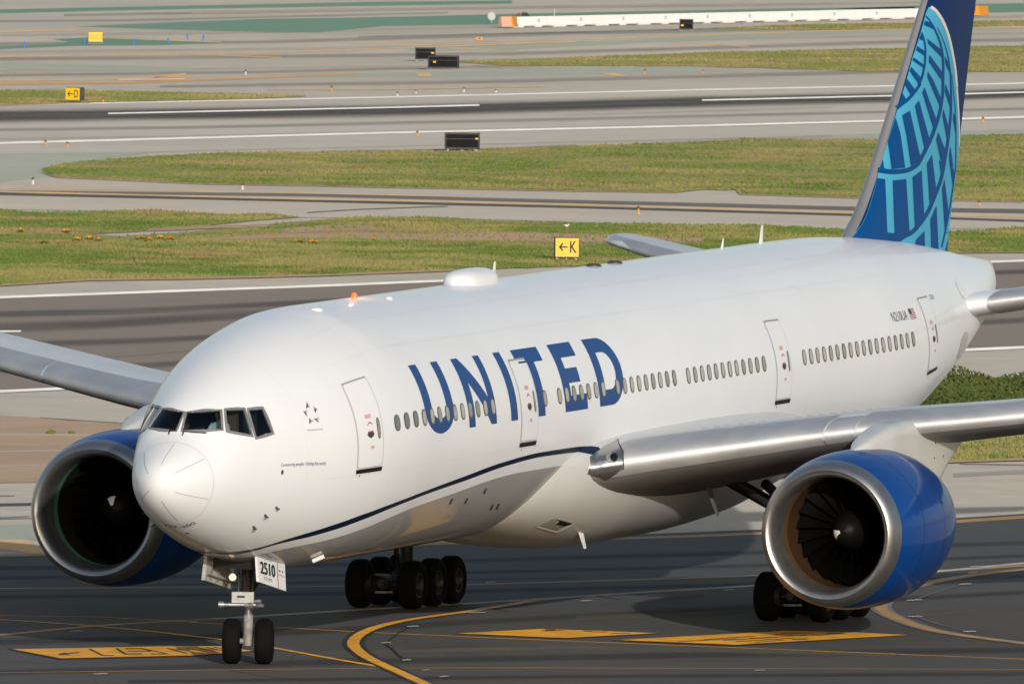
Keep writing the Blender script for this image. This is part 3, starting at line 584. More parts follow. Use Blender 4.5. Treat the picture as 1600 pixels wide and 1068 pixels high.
for x, y, h_, lb in ((1487, 606, 17, 'lone weed sprig above the ground cover under the tail'), (1528, 604, 11, 'short shrub sprout in the ground cover right of the tail'), (1578, 602, 9, 'sprout at the right end of the ground cover')):
    e = empty('weed_sprig', tuple(gnd(x, y, -.03))); tag(e, lb, 'weed')
    P0 = gnd(x, y, -.03); s = pxm(P0)
    MB().rod(P0, (P0[0], P0[1], h_ / s * .9), .012, .006, 6).build('stem', BUSH, e); clump('foliage', x, y - h_ * .55, 14, h_ * .6, 60, ICE, e, leaf=.07, z=-.03, loc=tuple(P0))

# ================================================================== AIRLINER
PIT = 0.018723697648765292
def Bw(P):
    P = np.asarray(P, float); c = math.sqrt(1 - PIT ** 2); dx = P[..., 0] - 25; z = P[..., 2]
    return np.stack([25 + dx * c - z * PIT, P[..., 1], 5.63 + dx * PIT + z * c], -1)
def pchip(xk, yk):
    xk = np.array(xk, float); yk = np.array(yk, float); h = np.diff(xk); d = np.diff(yk) / h
    m = np.zeros(len(xk)); m[0] = d[0]; m[-1] = d[-1]
    for i in range(1, len(xk) - 1):
        if d[i - 1] * d[i] > 0:
            w1 = 2 * h[i] + h[i - 1]; w2 = h[i] + 2 * h[i - 1]; m[i] = (w1 + w2) / (w1 / d[i - 1] + w2 / d[i])
    def f(x):
        x = np.clip(np.asarray(x, float), xk[0], xk[-1]); i = np.clip(np.searchsorted(xk, x) - 1, 0, len(xk) - 2)
        t = (x - xk[i]) / h[i]; t2 = t * t; t3 = t2 * t
        return (2 * t3 - 3 * t2 + 1) * yk[i] + (t3 - 2 * t2 + t) * h[i] * m[i] + (-2 * t3 + 3 * t2) * yk[i + 1] + (t3 - t2) * h[i] * m[i + 1]
    return f
def prof(k):
    f = pchip(np.sqrt(np.array([a for a, b in k])), [b for a, b in k]); return lambda X: f(np.sqrt(np.maximum(X, 0)))
T = lambda L: [(a + .3, b) for a, b in L]
ZT = prof([(0, -.65), (.1, -.36), (.3, -.16), (.6, .03), (1.0, .24), (1.4, .47), (1.95, 1.02), (2.3, 1.26), (3, 1.62), (4, 2.02), (5, 2.34), (6, 2.6), (7, 2.8), (8, 2.95), (9, 3.07), (10.5, 3.1)] + T([(44, 3.1), (47, 3.08), (50, 2.97), (52, 2.85), (54, 2.69), (56, 2.49), (59, 2.15), (61, 1.94), (62.4, 1.81)]))
ZB = prof([(0, -.65), (.1, -.95), (.3, -1.17), (.6, -1.38), (1, -1.59), (1.5, -1.8), (2, -1.98), (3, -2.28), (4, -2.53), (5, -2.73), (6, -2.89), (7, -3.02), (8, -3.08), (9.5, -3.1)] + T([(43, -3.1), (46, -2.98), (48, -2.7), (50, -2.3), (53, -1.55), (56, -.72), (58.86, .08), (60.5, .55), (61.6, .85), (62.4, 1.02)]))
WW = prof([(0, 0), (.1, .30), (.3, .53), (.6, .75), (1.1, 1.02), (2, 1.37), (3, 1.71), (4, 2.05), (5, 2.35), (6, 2.6), (7, 2.81), (8, 2.97), (9, 3.06), (10, 3.1)] + T([(44.5, 3.1), (46.3, 3.06), (48.5, 2.94), (50, 2.8), (52, 2.55), (54, 2.25), (56, 1.9), (58, 1.5), (60, .98), (61.5, .5), (62.4, .16)]))
ZM = prof([(0, -.65), (1, -.6), (2, -.5), (4, -.3), (6, -.14), (8, -.04), (10, 0)] + T([(44, 0), (48, .04), (52, .3), (56, .75), (59, 1.1), (62.4, 1.4)]))
def S(x, th):
    x = np.asarray(x, float); th = np.asarray(th, float)
    w_, a, b, m_ = WW(x), ZT(x), ZB(x), ZM(x); s = np.sin(th)
    return np.stack(np.broadcast_arrays(x - .3, -w_ * np.cos(th), m_ + np.where(s >= 0, (a - m_) * s, (m_ - b) * s)), -1)
def SN(x, th):
    e = 1e-3; du = S(x + e, th) - S(max(x - e, 0), th); dv = S(x, th + e) - S(x, th - e)
    n_ = np.cross(du, dv); n_ /= np.linalg.norm(n_) + 1e-12
    p_ = S(x, th); c = np.array([p_[0], 0, float(ZM(x))])
    return n_ if np.dot(n_, p_ - c) >= 0 else -n_
def on(x, th, off=.004): return Bw(S(x, th) + SN(x, th) * off)

jet = empty('airliner', (31.6, 0, 0))
tag(jet, 'white twin engine airliner with blue engines and blue fin taxiing toward the camera', 'airplane')

# cockpit glazing, port side corners in (station, angle): TL TR BR BL
WIN = {'w1': [(1.884, 1.545), (1.907, 1.447), (1.947, 1.354), (2.002, 1.268), (2.074, 1.188), (2.161, 1.114), (2.261, 1.048), (2.192, 1.009), (2.128, 0.97), (2.067, 0.93), (2.01, 0.89), (1.956, 0.849), (1.907, 0.809), (1.789, 0.903), (1.695, 1.01), (1.621, 1.125), (1.562, 1.246), (1.519, 1.372), (1.492, 1.504), (1.56, 1.513), (1.623, 1.519), (1.686, 1.525), (1.748, 1.531), (1.814, 1.538)],
       'w2': [(2.369, 0.989), (2.434, 0.956), (2.502, 0.926), (2.574, 0.896), (2.648, 0.869), (2.725, 0.842), (2.804, 0.817), (2.752, 0.76), (2.708, 0.702), (2.671, 0.645), (2.642, 0.587), (2.62, 0.529), (2.606, 0.47), (2.491, 0.506), (2.38, 0.544), (2.274, 0.586), (2.174, 0.631), (2.081, 0.68), (1.995, 0.734), (2.047, 0.778), (2.103, 0.822), (2.163, 0.864), (2.228, 0.906), (2.296, 0.948)],
       'w3': [(2.91, 0.781), (2.977, 0.765), (3.045, 0.749), (3.113, 0.735), (3.182, 0.721), (3.252, 0.707), (3.322, 0.694), (3.299, 0.644), (3.284, 0.593), (3.275, 0.544), (3.271, 0.494), (3.274, 0.445), (3.283, 0.396), (3.187, 0.399), (3.091, 0.403), (2.995, 0.407), (2.898, 0.411), (2.802, 0.416), (2.706, 0.422), (2.72, 0.482), (2.742, 0.542), (2.771, 0.602), (2.809, 0.662), (2.855, 0.722)]}
NTH = 288
xs = np.concatenate([np.array([.004, .015, .03, .05, .075, .1, .135, .17, .21, .25, .3, .36, .42, .5, .58, .66, .75, .85, .95, 1.05, 1.15, 1.25, 1.35]), np.arange(1.42, 3.5, .03), np.arange(3.5, 11, .12), np.arange(11, 44, .6), np.arange(44, 62.7, .25), [62.7]])
th = np.arange(NTH) * 2 * math.pi / NTH
X, TH = np.meshgrid(xs, th, indexing='ij')
FV = Bw(S(X, TH)).reshape(-1, 3); FF = []; holes = []
for W_ in WIN.values(): holes.append(W_); holes.append([(a, math.pi - b) for a, b in W_])
cxs = .5 * (xs[1:] + xs[:-1])
for i in range(len(xs) - 1):
    tm = (np.arange(NTH) + .5) * 2 * math.pi / NTH
    cut = np.zeros(NTH, bool)
    if 1.4 < cxs[i] < 3.5:
        for H in holes: cut |= inpoly(H, np.full(NTH, cxs[i]), tm)
    for j in range(NTH):
        if not cut[j]: FF.append((i * NTH + j, i * NTH + (j + 1) % NTH, (i + 1) * NTH + (j + 1) % NTH, (i + 1) * NTH + j))
k = len(FV); FV = np.vstack([FV, Bw(np.array([[-.3, 0, -.65]])), Bw(np.array([[62.42, 0, 1.42]]))])
FF += [(k, (j + 1) % NTH, j) for j in range(NTH)] + [(k + 1, (len(xs) - 1) * NTH + j, (len(xs) - 1) * NTH + (j + 1) % NTH) for j in range(NTH)]
fus = mk('fuselage', FV, FF, WHITE, jet)
# wing to body fairing
def pf(k): return pchip([a for a, b in k], [b for a, b in k])
FWd = pf([(18.3, 2.15), (19.6, 2.7), (21, 3.08), (22.6, 3.32), (25, 3.5), (30, 3.58), (34, 3.45), (38, 3.0), (41.5, 2.2)])
FBt = pf([(18.3, -2.85), (19.6, -3.05), (21, -3.28), (22.6, -3.5), (25, -3.70), (30, -3.74), (34, -3.62), (38, -3.25), (41.5, -2.85)])
fx = np.linspace(18.3, 41.5, 80); fa = np.linspace(0, 2 * math.pi, 97)[:-1]; V = []; F = []
for x in fx:
    W_ = float(FWd(x)); B_ = float(FBt(x)); zc = -1.35
    for a in fa:
        c, s = math.cos(a), math.sin(a); ex = .8
        y_ = -W_ * math.copysign(abs(c) ** ex, c); z_ = zc + ((zc - B_) * math.copysign(abs(s) ** .9, s) if s < 0 else 1.15 * s)
        V.append((x, y_, z_))
n_ = len(fa)
F = [(i * n_ + j, i * n_ + (j + 1) % n_, (i + 1) * n_ + (j + 1) % n_, (i + 1) * n_ + j) for i in range(len(fx) - 1) for j in range(n_)] + [tuple(range(n_)), tuple(range((len(fx) - 1) * n_, len(fx) * n_))]
fairV = Bw(np.array(V)); fair = mk('wing_fairing', fairV, F, FAIR, jet)
BODY = BVHTree.FromPolygons([tuple(v) for v in np.vstack([FV, fairV])], [tuple(f) for f in FF] + [tuple(i + len(FV) for i in f) for f in F])
def skin(x, th_, off=.005):      # outermost body surface over (station, angle)
    p_ = Vector(on(x, th_, 0)); nn = Vector(on(x, th_, 1)) - p_
    h, nr, _, _ = BODY.ray_cast(p_ + nn * 3, -nn)
    if h is None: return tuple(p_ + nn * off)
    if nr.dot(nn) < 0: nr = -nr
    return tuple(h + nr * off)
def caster(tree, off):
    def f(px, py):
        d = Vector(ray(px, py)); h, nr, _, _ = tree.ray_cast(Vector(CAM), d)
        if h is None: h, nr, _, _ = tree.find_nearest(Vector(yplane(px, py, 0)))
        if nr.dot(d) > 0: nr = -nr
        return tuple(h + nr * off)
    return f
bodypx = caster(BODY, .006)
# belly paint and stripe (strips along the body, both sides)
def strip(name, up, lo, m, x0, x1, nx, nv, off, fn):
    U = pf(up); L_ = pf(lo); V = []; F = []
    xs_ = x0 + (x1 - x0) * np.linspace(0, 1, nx) ** 1.3
    for x in xs_:
        a, b = float(U(x)), float(L_(x))
        for j in range(nv): V.append(fn(x, a + (b - a) * j / (nv - 1), off))
    F = [(i * nv + j, i * nv + j + 1, (i + 1) * nv + j + 1, (i + 1) * nv + j) for i in range(nx - 1) for j in range(nv - 1)]
    return mk(name, V, F, m, jet)
GU = [(4.55, -1.5), (4.91, -1.185), (5.28, -1.057), (6, -.943), (8, -.745), (10, -.61), (13.06, -.512), (15.6, -.442), (17.26, -.424), (19.4, -.425), (24, -.43), (40, -.5), (46, -.75), (52, -1.2)]
strip('belly_paint', GU, [(4.55, -math.pi + 1.5)] + [(a, -math.pi - b) for a, b in GU[1:]], GREYP, 4.55, 45, 150, 60, .004, on)
SU = [(3.62, -1.5707), (3.89, -1.317), (4.29, -1.106), (4.78, -.925), (5.46, -.795), (7.63, -.571), (10.08, -.464), (13.1, -.373), (15.6, -.306), (18.26, -.274), (20.74, -.278), (22.3, -.296)]
SL = [(3.62, -1.5709), (3.75, -1.56), (3.95, -1.46), (4.25, -1.25), (4.6, -1.035), (5.64, -.848), (8.33, -.587), (10.45, -.49), (13.5, -.407), (15.86, -.344), (18.36, -.314), (20.86, -.324), (22.3, -.35)]
for sgn in (1, -1):
    fn = (lambda x, t, o: skin(x, t, o)) if sgn > 0 else (lambda x, t, o: skin(x, math.pi - t, o))
    strip('livery_stripe', SU, SL, NAVY, 3.62, 22.3, 260, 5, .008, fn)
# radome seam and lightning strips
def pline(name, pts, wd, m, off=.006, parent=jet, fn=None):   # thin line on the body through (station, angle) points
    fn = fn or skin; V = []; P = [Vector(fn(a, b, off)) for a, b in pts]; N_ = [Vector(fn(a, b, off + .5)) - Vector(fn(a, b, off)) for a, b in pts]
    for i, p_ in enumerate(P):
        d = (P[min(i + 1, len(P) - 1)] - P[max(i - 1, 0)]).normalized(); s = d.cross(N_[i]).normalized() * wd / 2; V += [tuple(p_ + s), tuple(p_ - s)]
    return mk(name, V, [(2 * i, 2 * i + 1, 2 * i + 3, 2 * i + 2) for i in range(len(P) - 1)], m, parent)
def onl(a, b, o): return tuple(on(a, b, o))
pline('radome_seam', [(1.1, i * 2 * math.pi / 96) for i in range(97)], .014, SEAM, fn=onl)
for a, r0, r1 in ((1.52, .25, 1.06), (.65, .24, 1.06), (-.42, .21, 1.04), (-1.36, .16, .9), (2.35, .14, 1.05), (-2.5, .07, .6)): pline('lightning_strip', [(r0 + (r1 - r0) * i / 10, a) for i in range(11)], .014, MIDGREY, fn=onl)
JOINT = mat('skin_joint', (.63, .64, .65), .5)
for x_ in (4.35, 8.0, 9.3, 12.6, 15.1, 19.2, 25.2, 28.7, 32.4, 34.9, 38.5, 41.2, 44.1, 47.6, 50.9):
    pline('skin_joint', [(x_, t) for t in np.linspace(-.35, 1.45, 40)], .007, JOINT, .0035, fn=onl)
for t_ in (.78, 1.12): pline('skin_joint', [(x_, t_) for x_ in np.linspace(6.5, 48, 90)], .009, JOINT, .0035, fn=onl)
pline('skin_joint', [(x_, -.215) for x_ in np.linspace(5.2, 18, 50)], .009, JOINT, .0035, fn=onl)
# doors
def rr(x0, x1, y0, y1, rx, ry, n=5):
    P = []
    for cx, cy, a0 in ((x1 - rx, y1 - ry, 0), (x0 + rx, y1 - ry, 90), (x0 + rx, y0 + ry, 180), (x1 - rx, y0 + ry, 270)):
        for i in range(n + 1): a = R(a0 + 90 * i / n); P.append((cx + rx * math.cos(a), cy + ry * math.sin(a)))
    return P
DOORS = [(6.36, 7.45, .575), (16.62, 17.74, .49), (35.84, 36.96, .495), (48.68, 49.72, .49)]
for di, (x0, x1, tp) in enumerate(DOORS):
    b_ = -.155 if di != 3 else -.17
    d = decal('cabin_door', [rr(x0, x1, b_, tp, .10, .035)], lambda a, b: skin(a, b, .012), DOORW, jet, .2, .03)
    decal('door_gap', [rr(x0 - .045, x1 + .045, b_ - .010, tp + .010, .12, .038)], lambda a, b: skin(a, b, .006), mat('door_gap_grey', (.52, .515, .51), .5), d, .2, .03)
    decal('door_gutter', [rr(x0 - .04, x1 + .0, tp + .002, tp + .015, .04, .005)], lambda a, b: skin(a, b, .02), mat('gutter_grey', (.34, .335, .33), .5), d, .2, .03)
    decal('door_sill', [[(x0 - .03, b_ - .048), (x1 + .03, b_ - .048), (x1 + .05, b_ - .012), (x0 - .05, b_ - .012)]], lambda a, b: skin(a, b, .014), BLACK, d, .2, .03)
    xw = x1 - .16
    decal('door_window', [rr(xw - .075, xw + .075, .06, .235, .07, .05)], lambda a, b: skin(a, b, .016), RIM, d, .1, .03)
    decal('door_window_pane', [rr(xw - .04, xw + .04, .075, .22, .04, .04)], lambda a, b: skin(a, b, .020), PANE, d, .1, .03)
    xm = (x0 + x1) / 2
    decal('door_placard', [rr(xm - .15, xm + .12, .245, .278, .02, .004)], lambda a, b: skin(a, b, .016), PINK, d, .1, .03)
    decal('arc_marking', [[(xm - .10 + .24 * i / 8, .192 + .022 * math.sin(math.pi * i / 8)) for i in range(9)] + [(xm - .10 + .24 * i / 8, .182 + .020 * math.sin(math.pi * i / 8)) for i in range(8, -1, -1)]], lambda a, b: skin(a, b, .016), RED, d, .2, .03)
    decal('door_handle', [[(xm - .16, .115), (xm - .1, .092), (xm, .078), (xm + .12, .092), (xm + .16, .118), (xm + .1, .128), (xm - .1, .128)]], lambda a, b: skin(a, b, .018), DKGREY, d, .2, .03)
    decal('handle_label', [rr(xm - .12, xm + .12, .129, .138, .01, .002)], lambda a, b: skin(a, b, .020), RED, d, .2, .03)
    decal('door_placard', [rr(xm - .02, xm + .14, -.01, .015, .02, .004)], lambda a, b: skin(a, b, .016), PINK, d, .1, .03)
    decal('drain_mark', [rr(x0 + .12, x0 + .17, b_ - .075, b_ - .062, .01, .003)], lambda a, b: skin(a, b, .012), DKGREY, jet, .2, .03)
# cabin windows
IDX = list(range(0, 13)) + [19] + list(range(21, 28)) + list(range(29, 38)) + list(range(39, 51)) + list(range(56, 74))
XW0 = 7.942 + .3; TW = .155
def sup(x, y, a, b, n=20, e=2.6):
    return [(x + a * math.copysign(abs(math.cos(t)) ** (2 / e), math.cos(t)), y + b * math.copysign(abs(math.sin(t)) ** (2 / e), math.sin(t))) for t in (2 * math.pi * i / n for i in range(n))]
proto = None
for i in IDX:
    x = XW0 + .533 * i; tw_ = math.asin(min(1, .48 / 3.1))
    if 10 < x < 44 and proto:
        d = Vector(on(x, tw_, 0)) - Vector(on(proto[2], tw_, 0))
        o = proto[0].copy(); o.location = proto[0].location + d; WL.pop(o.name, None); put(o, jet)
        q = proto[1].copy(); q.location = proto[1].location + d; put(q, o)
        continue
    c = tuple(on(x, tw_, 0))
    V_, F_ = flatpoly([sup(x, tw_, .158, .066)], None, .03); o = mk('cabin_window', [on(a, b, .007) for a, b in V_], F_, RIM, jet, loc=c)
    V_, F_ = flatpoly([sup(x, tw_, .115, .055)], None, .03); q = mk('window_pane', [on(a, b, .012) for a, b in V_], F_, PANE, o, loc=c)
    if 10 < x < 44: proto = (o, q, x)
PANES = [PANE, mat('cabin_pane_dark', (0.17, 0.165, 0.155), 0.12, coat=.5), mat('cabin_pane_light', (0.46, 0.43, 0.39), 0.2, coat=.3), mat('cabin_pane_mid', (0.28, 0.27, 0.25), 0.14, coat=.4)]
for k_, o in enumerate([o for o in col.objects if o.name.startswith('window_pane')]):
    o.material_slots[0].link = 'OBJECT'; o.material_slots[0].material = PANES[1] if k_ < 3 else PANES[random.choice((0, 0, 2, 2, 3))]
# lettering
def V_(*p): return list(p)
top, bot_ = .582, .02
LET = {
 'U': [[(9.95, top), (10.45, top), (10.45, .21)] + [(10.95 - .5 * math.cos(R(a)), .21 - .085 * math.sin(R(a))) for a in range(15, 180, 15)] + [(11.45, .21), (11.45, top), (11.93, top), (11.93, .20)] + [(10.94 + .99 * math.cos(R(a)), .20 - .19 * math.sin(R(a))) for a in range(12, 180, 12)] + [(9.95, .20)]],
 'N': [[(12.87, top), (13.32, top), (14.40, .235), (14.40, top), (14.83, top), (14.83, bot_), (14.45, bot_), (13.33, .37), (13.33, bot_), (12.89, bot_)]],
 'I': [[(15.85, top), (16.33, top), (16.34, bot_), (15.86, bot_)]],
 'T': [[(17.11, top), (18.97, top), (18.97, .458), (18.32, .458), (18.32, bot_), (17.82, bot_), (17.82, .458), (17.11, .458)]],
 'E': [[(19.75, top), (21.38, top), (21.38, .457), (20.27, .457), (20.27, .365), (21.10, .365), (21.10, .245), (20.27, .245), (20.27, .145), (21.41, .145), (21.41, bot_), (19.77, bot_)]],
}
ang = [R(90 - a) for a in range(0, 181, 12)]
outer = [(23.25 + 1.0 * math.cos(a), .301 + .281 * math.sin(a)) for a in ang]; inner = [(23.22 + .52 * math.cos(a), .301 + .154 * math.sin(a)) for a in ang]
LET['D'] = [[(22.28, top), (22.80, top), (22.80, bot_), (22.31, bot_)], [(22.80, top), outer[0], inner[0], (22.80, .455)], [(22.80, bot_), (22.80, .147), inner[-1], outer[-1]]] + [[outer[i], outer[i + 1], inner[i + 1], inner[i]] for i in range(len(outer) - 1)]
decal('livery_letter_piece', [[(17.22, .459), (17.735, .459), (17.735, .476), (17.22, .476)]], lambda a, b: skin(a, b, .018), UBLUE, jet, .2, .03)
for k_, P in LET.items():
    o = decal('livery_letter', P, lambda a, b: skin(a, b, .005), UBLUE, jet, .5, .025); o['label'] = 'blue letter %s of the airline name' % k_
def bodytext(name, txt, x0, t0, x1, t1, hth, m, off=.008, fn=None):   # text along (station, angle) from start to end of the baseline
    V2, F2 = textpolys(txt, 1.0); wmax = V2[:, 0].max(); fn = fn or skin
    V3 = []
    for a, b in V2:
        u = a / wmax; V3.append(fn(x0 + (x1 - x0) * u, t0 + (t1 - t0) * u + hth * b, off))
    return mk(name, V3, F2, m, jet)
bodytext('registration', 'N210UA', 45.72, .332, 47.13, .328, .085, mat('reg_ink', (.03, .035, .06), .5))
SLOG = mat('slogan_ink', (.03, .045, .2), .5)
bodytext('slogan', 'Connecting people.', 3.377, -.013, 4.205, -.051, .048, SLOG, fn=onl)
bodytext('slogan', 'Uniting the world.', 4.26, -.0535, 5.035, -.089, .048, SLOG, fn=onl)
bodytext('fleet_number', '2510', 49.98, .46, 50.42, .455, .05, mat('fleet_ink', (.12, .12, .13), .5))
V2, F2 = textpolys('777-200', 1.0); wm = V2[:, 0].max()
mk('type_number', [onl(1.335 - .155 * b, -1.84 + .74 * a / wm, .008) for a, b in V2], F2, mat('type_ink', (.05, .05, .05), .5), jet)
fl_ = decal('painted_flag', [[(47.35, .325), (47.88, .325), (47.88, .42), (47.35, .42)]], lambda a, b: skin(a, b, .008), mat('flag_white', (.7, .7, .7), .4), jet, .2, .03)
for i in range(7):
    y0 = .325 + .095 * (2 * i) / 13; decal('flag_stripe', [[(47.35 if i < 4 else 47.57, y0), (47.88, y0), (47.88, y0 + .095 / 13), (47.35 if i < 4 else 47.57, y0 + .095 / 13)]], lambda a, b: skin(a, b, .012), OLDGLORYRED, fl_, .2, .03)
decal('flag_canton', [[(47.35, .372), (47.57, .372), (47.57, .42), (47.35, .42)]], lambda a, b: skin(a, b, .014), NAVY, fl_, .2, .03)
# five pointed alliance emblem traced beside the first door
def p4(a, b): return (200 + a * .225, 560 + b * .225)
tri = [([(1240, 296), (1266, 342), (1252, 336)], [(1240, 296), (1252, 336), (1234, 348)]), ([(1312, 350), (1280, 324), (1290, 345)], [(1312, 350), (1290, 345), (1298, 380)]), ([(1324, 444), (1318, 396), (1308, 416)], [(1324, 444), (1308, 416), (1286, 416)]),
       ([(1258, 456), (1292, 430), (1272, 428)], [(1258, 456), (1272, 428), (1256, 410)]), ([(1214, 366), (1248, 354), (1238, 374)], [(1214, 366), (1238, 374), (1244, 404)])]
em = empty('alliance_emblem', tuple(bodypx(*p4(1270, 380)))) if False else None
EMD = mat('emblem_dark', (.10, .10, .09), .5); EML = mat('emblem_light', (.42, .41, .39), .5)
for a_, b_ in tri:
    o = decal('emblem_blade', [[p4(*q) for q in a_]], bodypx, EML, jet); decal('emblem_shade', [[p4(*q) for q in b_]], bodypx, EMD, o)
decal('emblem_caption', [[p4(1244, 492), p4(1354, 484), p4(1354, 494), p4(1244, 502)]], bodypx, SEAM, jet)
# nose probes, small openings
def probe(name, x, t, L_, r_, m=DKGREY):
    a = Vector(on(x, t, 0)); nn = Vector(on(x, t, 1)) - a; b = a + nn * .10; c = b + Vector((-L_, 0, 0))
    mb = MB(); mb.rod(a - nn * .01, b, r_ * 1.6, r_, 8); mb.rod(b + Vector((.03, 0, 0)), c, r_, r_ * .5, 8); return mb.build(name, m, jet)
for t_ in (-.61, -.80): probe('pitot_probe', 3.28 if t_ > -.7 else 3.18, t_, .13, .02); probe('pitot_probe', 3.28 if t_ > -.7 else 3.18, math.pi - t_, .13, .02)
probe('pitot_probe', 3.53, -.497, .09, .018)
decal('static_port', [sup(3.43, -.07, .045, .028, 12, 2)], lambda a, b: skin(a, b, .008), DKGREY, jet)
decal('vane_plate', [sup(1.71, -1.47, .03, .05, 10, 2)], lambda a, b: skin(a, b, .008), DKGREY, jet)
for (a, b) in ((655, 905), (730, 902), (825, 852), (858, 934), (888, 930)):   # vents in the lower body ahead of the fairing
    x_, y_ = 500 + a / 3.2, 500 + b / 3.2
    decal('vent_slot', [[(x_ - 4, y_ + 4), (x_ - 1, y_ + 5), (x_ + 3.5, y_ - 4), (x_ + .8, y_ - 4.6)]], bodypx, DKGREY, jet)
bb = MB()
P1 = Vector(bodypx(487, 872)); P2 = Vector(bodypx(505, 864))
MB().rod(P1 + Vector((0, -.02, -.06)), P2 + Vector((0, -.02, -.06)), .05, .05, 10).build('drain_mast', WHITE, jet)
# cockpit frame, panes, wipers
for sgn in (1, -1):
    mir = (lambda P: P) if sgn > 0 else (lambda P: [(a, math.pi - b) for a, b in P])
    # frame: outline minus panes, as a ring of strips round every pane
    for ki, (k_, W_) in enumerate(WIN.items()):
        c = np.mean(np.array(W_), 0); E_ = []; I_ = []
        for p_ in W_:
            p_ = np.array(p_); dv = p_ - c; un = dv / np.linalg.norm(dv * [1, 2]); E_.append(p_ + un * .062); I_.append(p_ - un * .012)
        n_ = len(E_); f_ = (lambda q, o: tuple(on(q[0], q[1] if sgn > 0 else math.pi - q[1], o)))
        VV = [f_(q, .012) for q in E_] + [f_(q, .012) for q in I_] + [f_(q, -.05) for q in I_] + [f_(q, 0.0) for q in E_]
        FFr = []
        for j in range(n_):
            j2 = (j + 1) % n_; FFr += [(j, j2, n_ + j2, n_ + j), (n_ + j, n_ + j2, 2 * n_ + j2, 2 * n_ + j), (3 * n_ + j, 3 * n_ + j2, j2, j)]
        fr = mk('cockpit_window_frame', VV, FFr, CFRAME, jet, sharp=30)
        V_p, F_p = flatpoly([[tuple(q) for q in W_]], .12, .06)
        mk('cockpit_pane', [f_(q, -.015) for q in V_p], F_p, GLASS, fr)
    wp = mir([(1.47, 1.46), (1.50, 1.25), (1.60, 1.02)]) if sgn > 0 else mir([(1.50, 1.38), (1.48, 1.50)])
    mb = MB(); P = [Vector(on(a, b, .03)) for a, b in wp]
    for a_, b_ in zip(P[:-1], P[1:]): mb.rod(a_, b_, .012, .012, 6)
    mb.rod(P[0], P[0] + Vector((-.10, 0, -.10)) , .018, .014, 6); mb.build('wiper', BLACK, jet)
# cockpit inside
mb = MB()
bx_ = lambda x, y, z, dx, dy, dz: mb.box(tuple(Bw(np.array([x, y, z]))), (dx, dy, dz))
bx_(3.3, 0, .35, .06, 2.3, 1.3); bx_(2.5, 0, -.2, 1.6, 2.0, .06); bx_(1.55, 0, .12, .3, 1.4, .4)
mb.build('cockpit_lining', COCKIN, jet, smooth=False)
for y_ in (-.62, .62):
    mb = MB(); mb.box(tuple(Bw(np.array([2.75, y_, .42]))), (.14, .5, 1.0)); mb.box(tuple(Bw(np.array([2.78, y_, 1.02]))), (.1, .26, .22)); mb.box(tuple(Bw(np.array([2.5, y_, .0]))), (.5, .5, .14)); mb.build('pilot_seat', SEATB, jet, smooth=False)
def figure(name, J, E_, rad, m):
    me = bpy.data.meshes.new(name); me.from_pydata([tuple(j) for j in J], E_, []); o = bpy.data.objects.new(name, me); put(o)
    sm = o.modifiers.new('skin', 'SKIN'); me.skin_vertices or me.skin_vertices.new()
    lay = me.skin_vertices[0] if me.skin_vertices else None
    for i, r_ in enumerate(rad): lay.data[i].radius = r_ if isinstance(r_, tuple) else (r_, r_)
    lay.data[0].use_root = True
    ss = o.modifiers.new('sub', 'SUBSURF'); ss.levels = 2; ss.render_levels = 2
    return o
# ------------------------------------------------------------------ wings
def naca(t, c_):  # thickness distribution
    return 5 * t * (.2969 * math.sqrt(c_) - .126 * c_ - .3516 * c_ ** 2 + .2843 * c_ ** 3 - .1036 * c_ ** 4)
NC = 22
cc = [(1 - math.cos(math.pi * i / NC)) / 2 for i in range(NC + 1)]
def airfoil(tk, cam_=.018):
    up = [(c_, naca(tk, c_) + cam_ * 4 * c_ * (1 - c_)) for c_ in cc]; lo = [(c_, -naca(tk, c_) + cam_ * 4 * c_ * (1 - c_)) for c_ in cc]
    return list(reversed(up)) + lo[1:]          # TE upper -> LE -> TE lower
LEx = lambda y: 21.15 + (y - 3.1) * .688
LEz = pf([(0, -1.75), (2.4, -1.55), (3.1, -1.42), (6, -.97), (9, -.55), (12, -.27), (15.2, .10), (20, .68), (25, 1.35), (30.4, 2.1)])
TEx = pf([(0, 35.9), (3.1, 35.8), (9.7, 36.2), (20, 39.8), (30.4, 42.6)])
TKR = pf([(0, .105), (5, .103), (10, .095), (20, .09), (30.4, .09)])
INC = pf([(0, 3.8), (6, 3.4), (12, 3.2), (20, 2.2), (30.4, 0)])
def wpt(y, ci, side, off=0.0):
    A = airfoil(float(TKR(y)), float(np.interp(y, [3, 14], [.004, .014])))[ci]; ch = float(TEx(y)) - LEx(y); a = R(float(INC(y)))
    x_ = A[0] * ch; z_ = A[1] * ch
    return (LEx(y) + x_ * math.cos(a) + z_ * math.sin(a), side * y, float(LEz(y)) - x_ * math.sin(a) + z_ * math.cos(a))
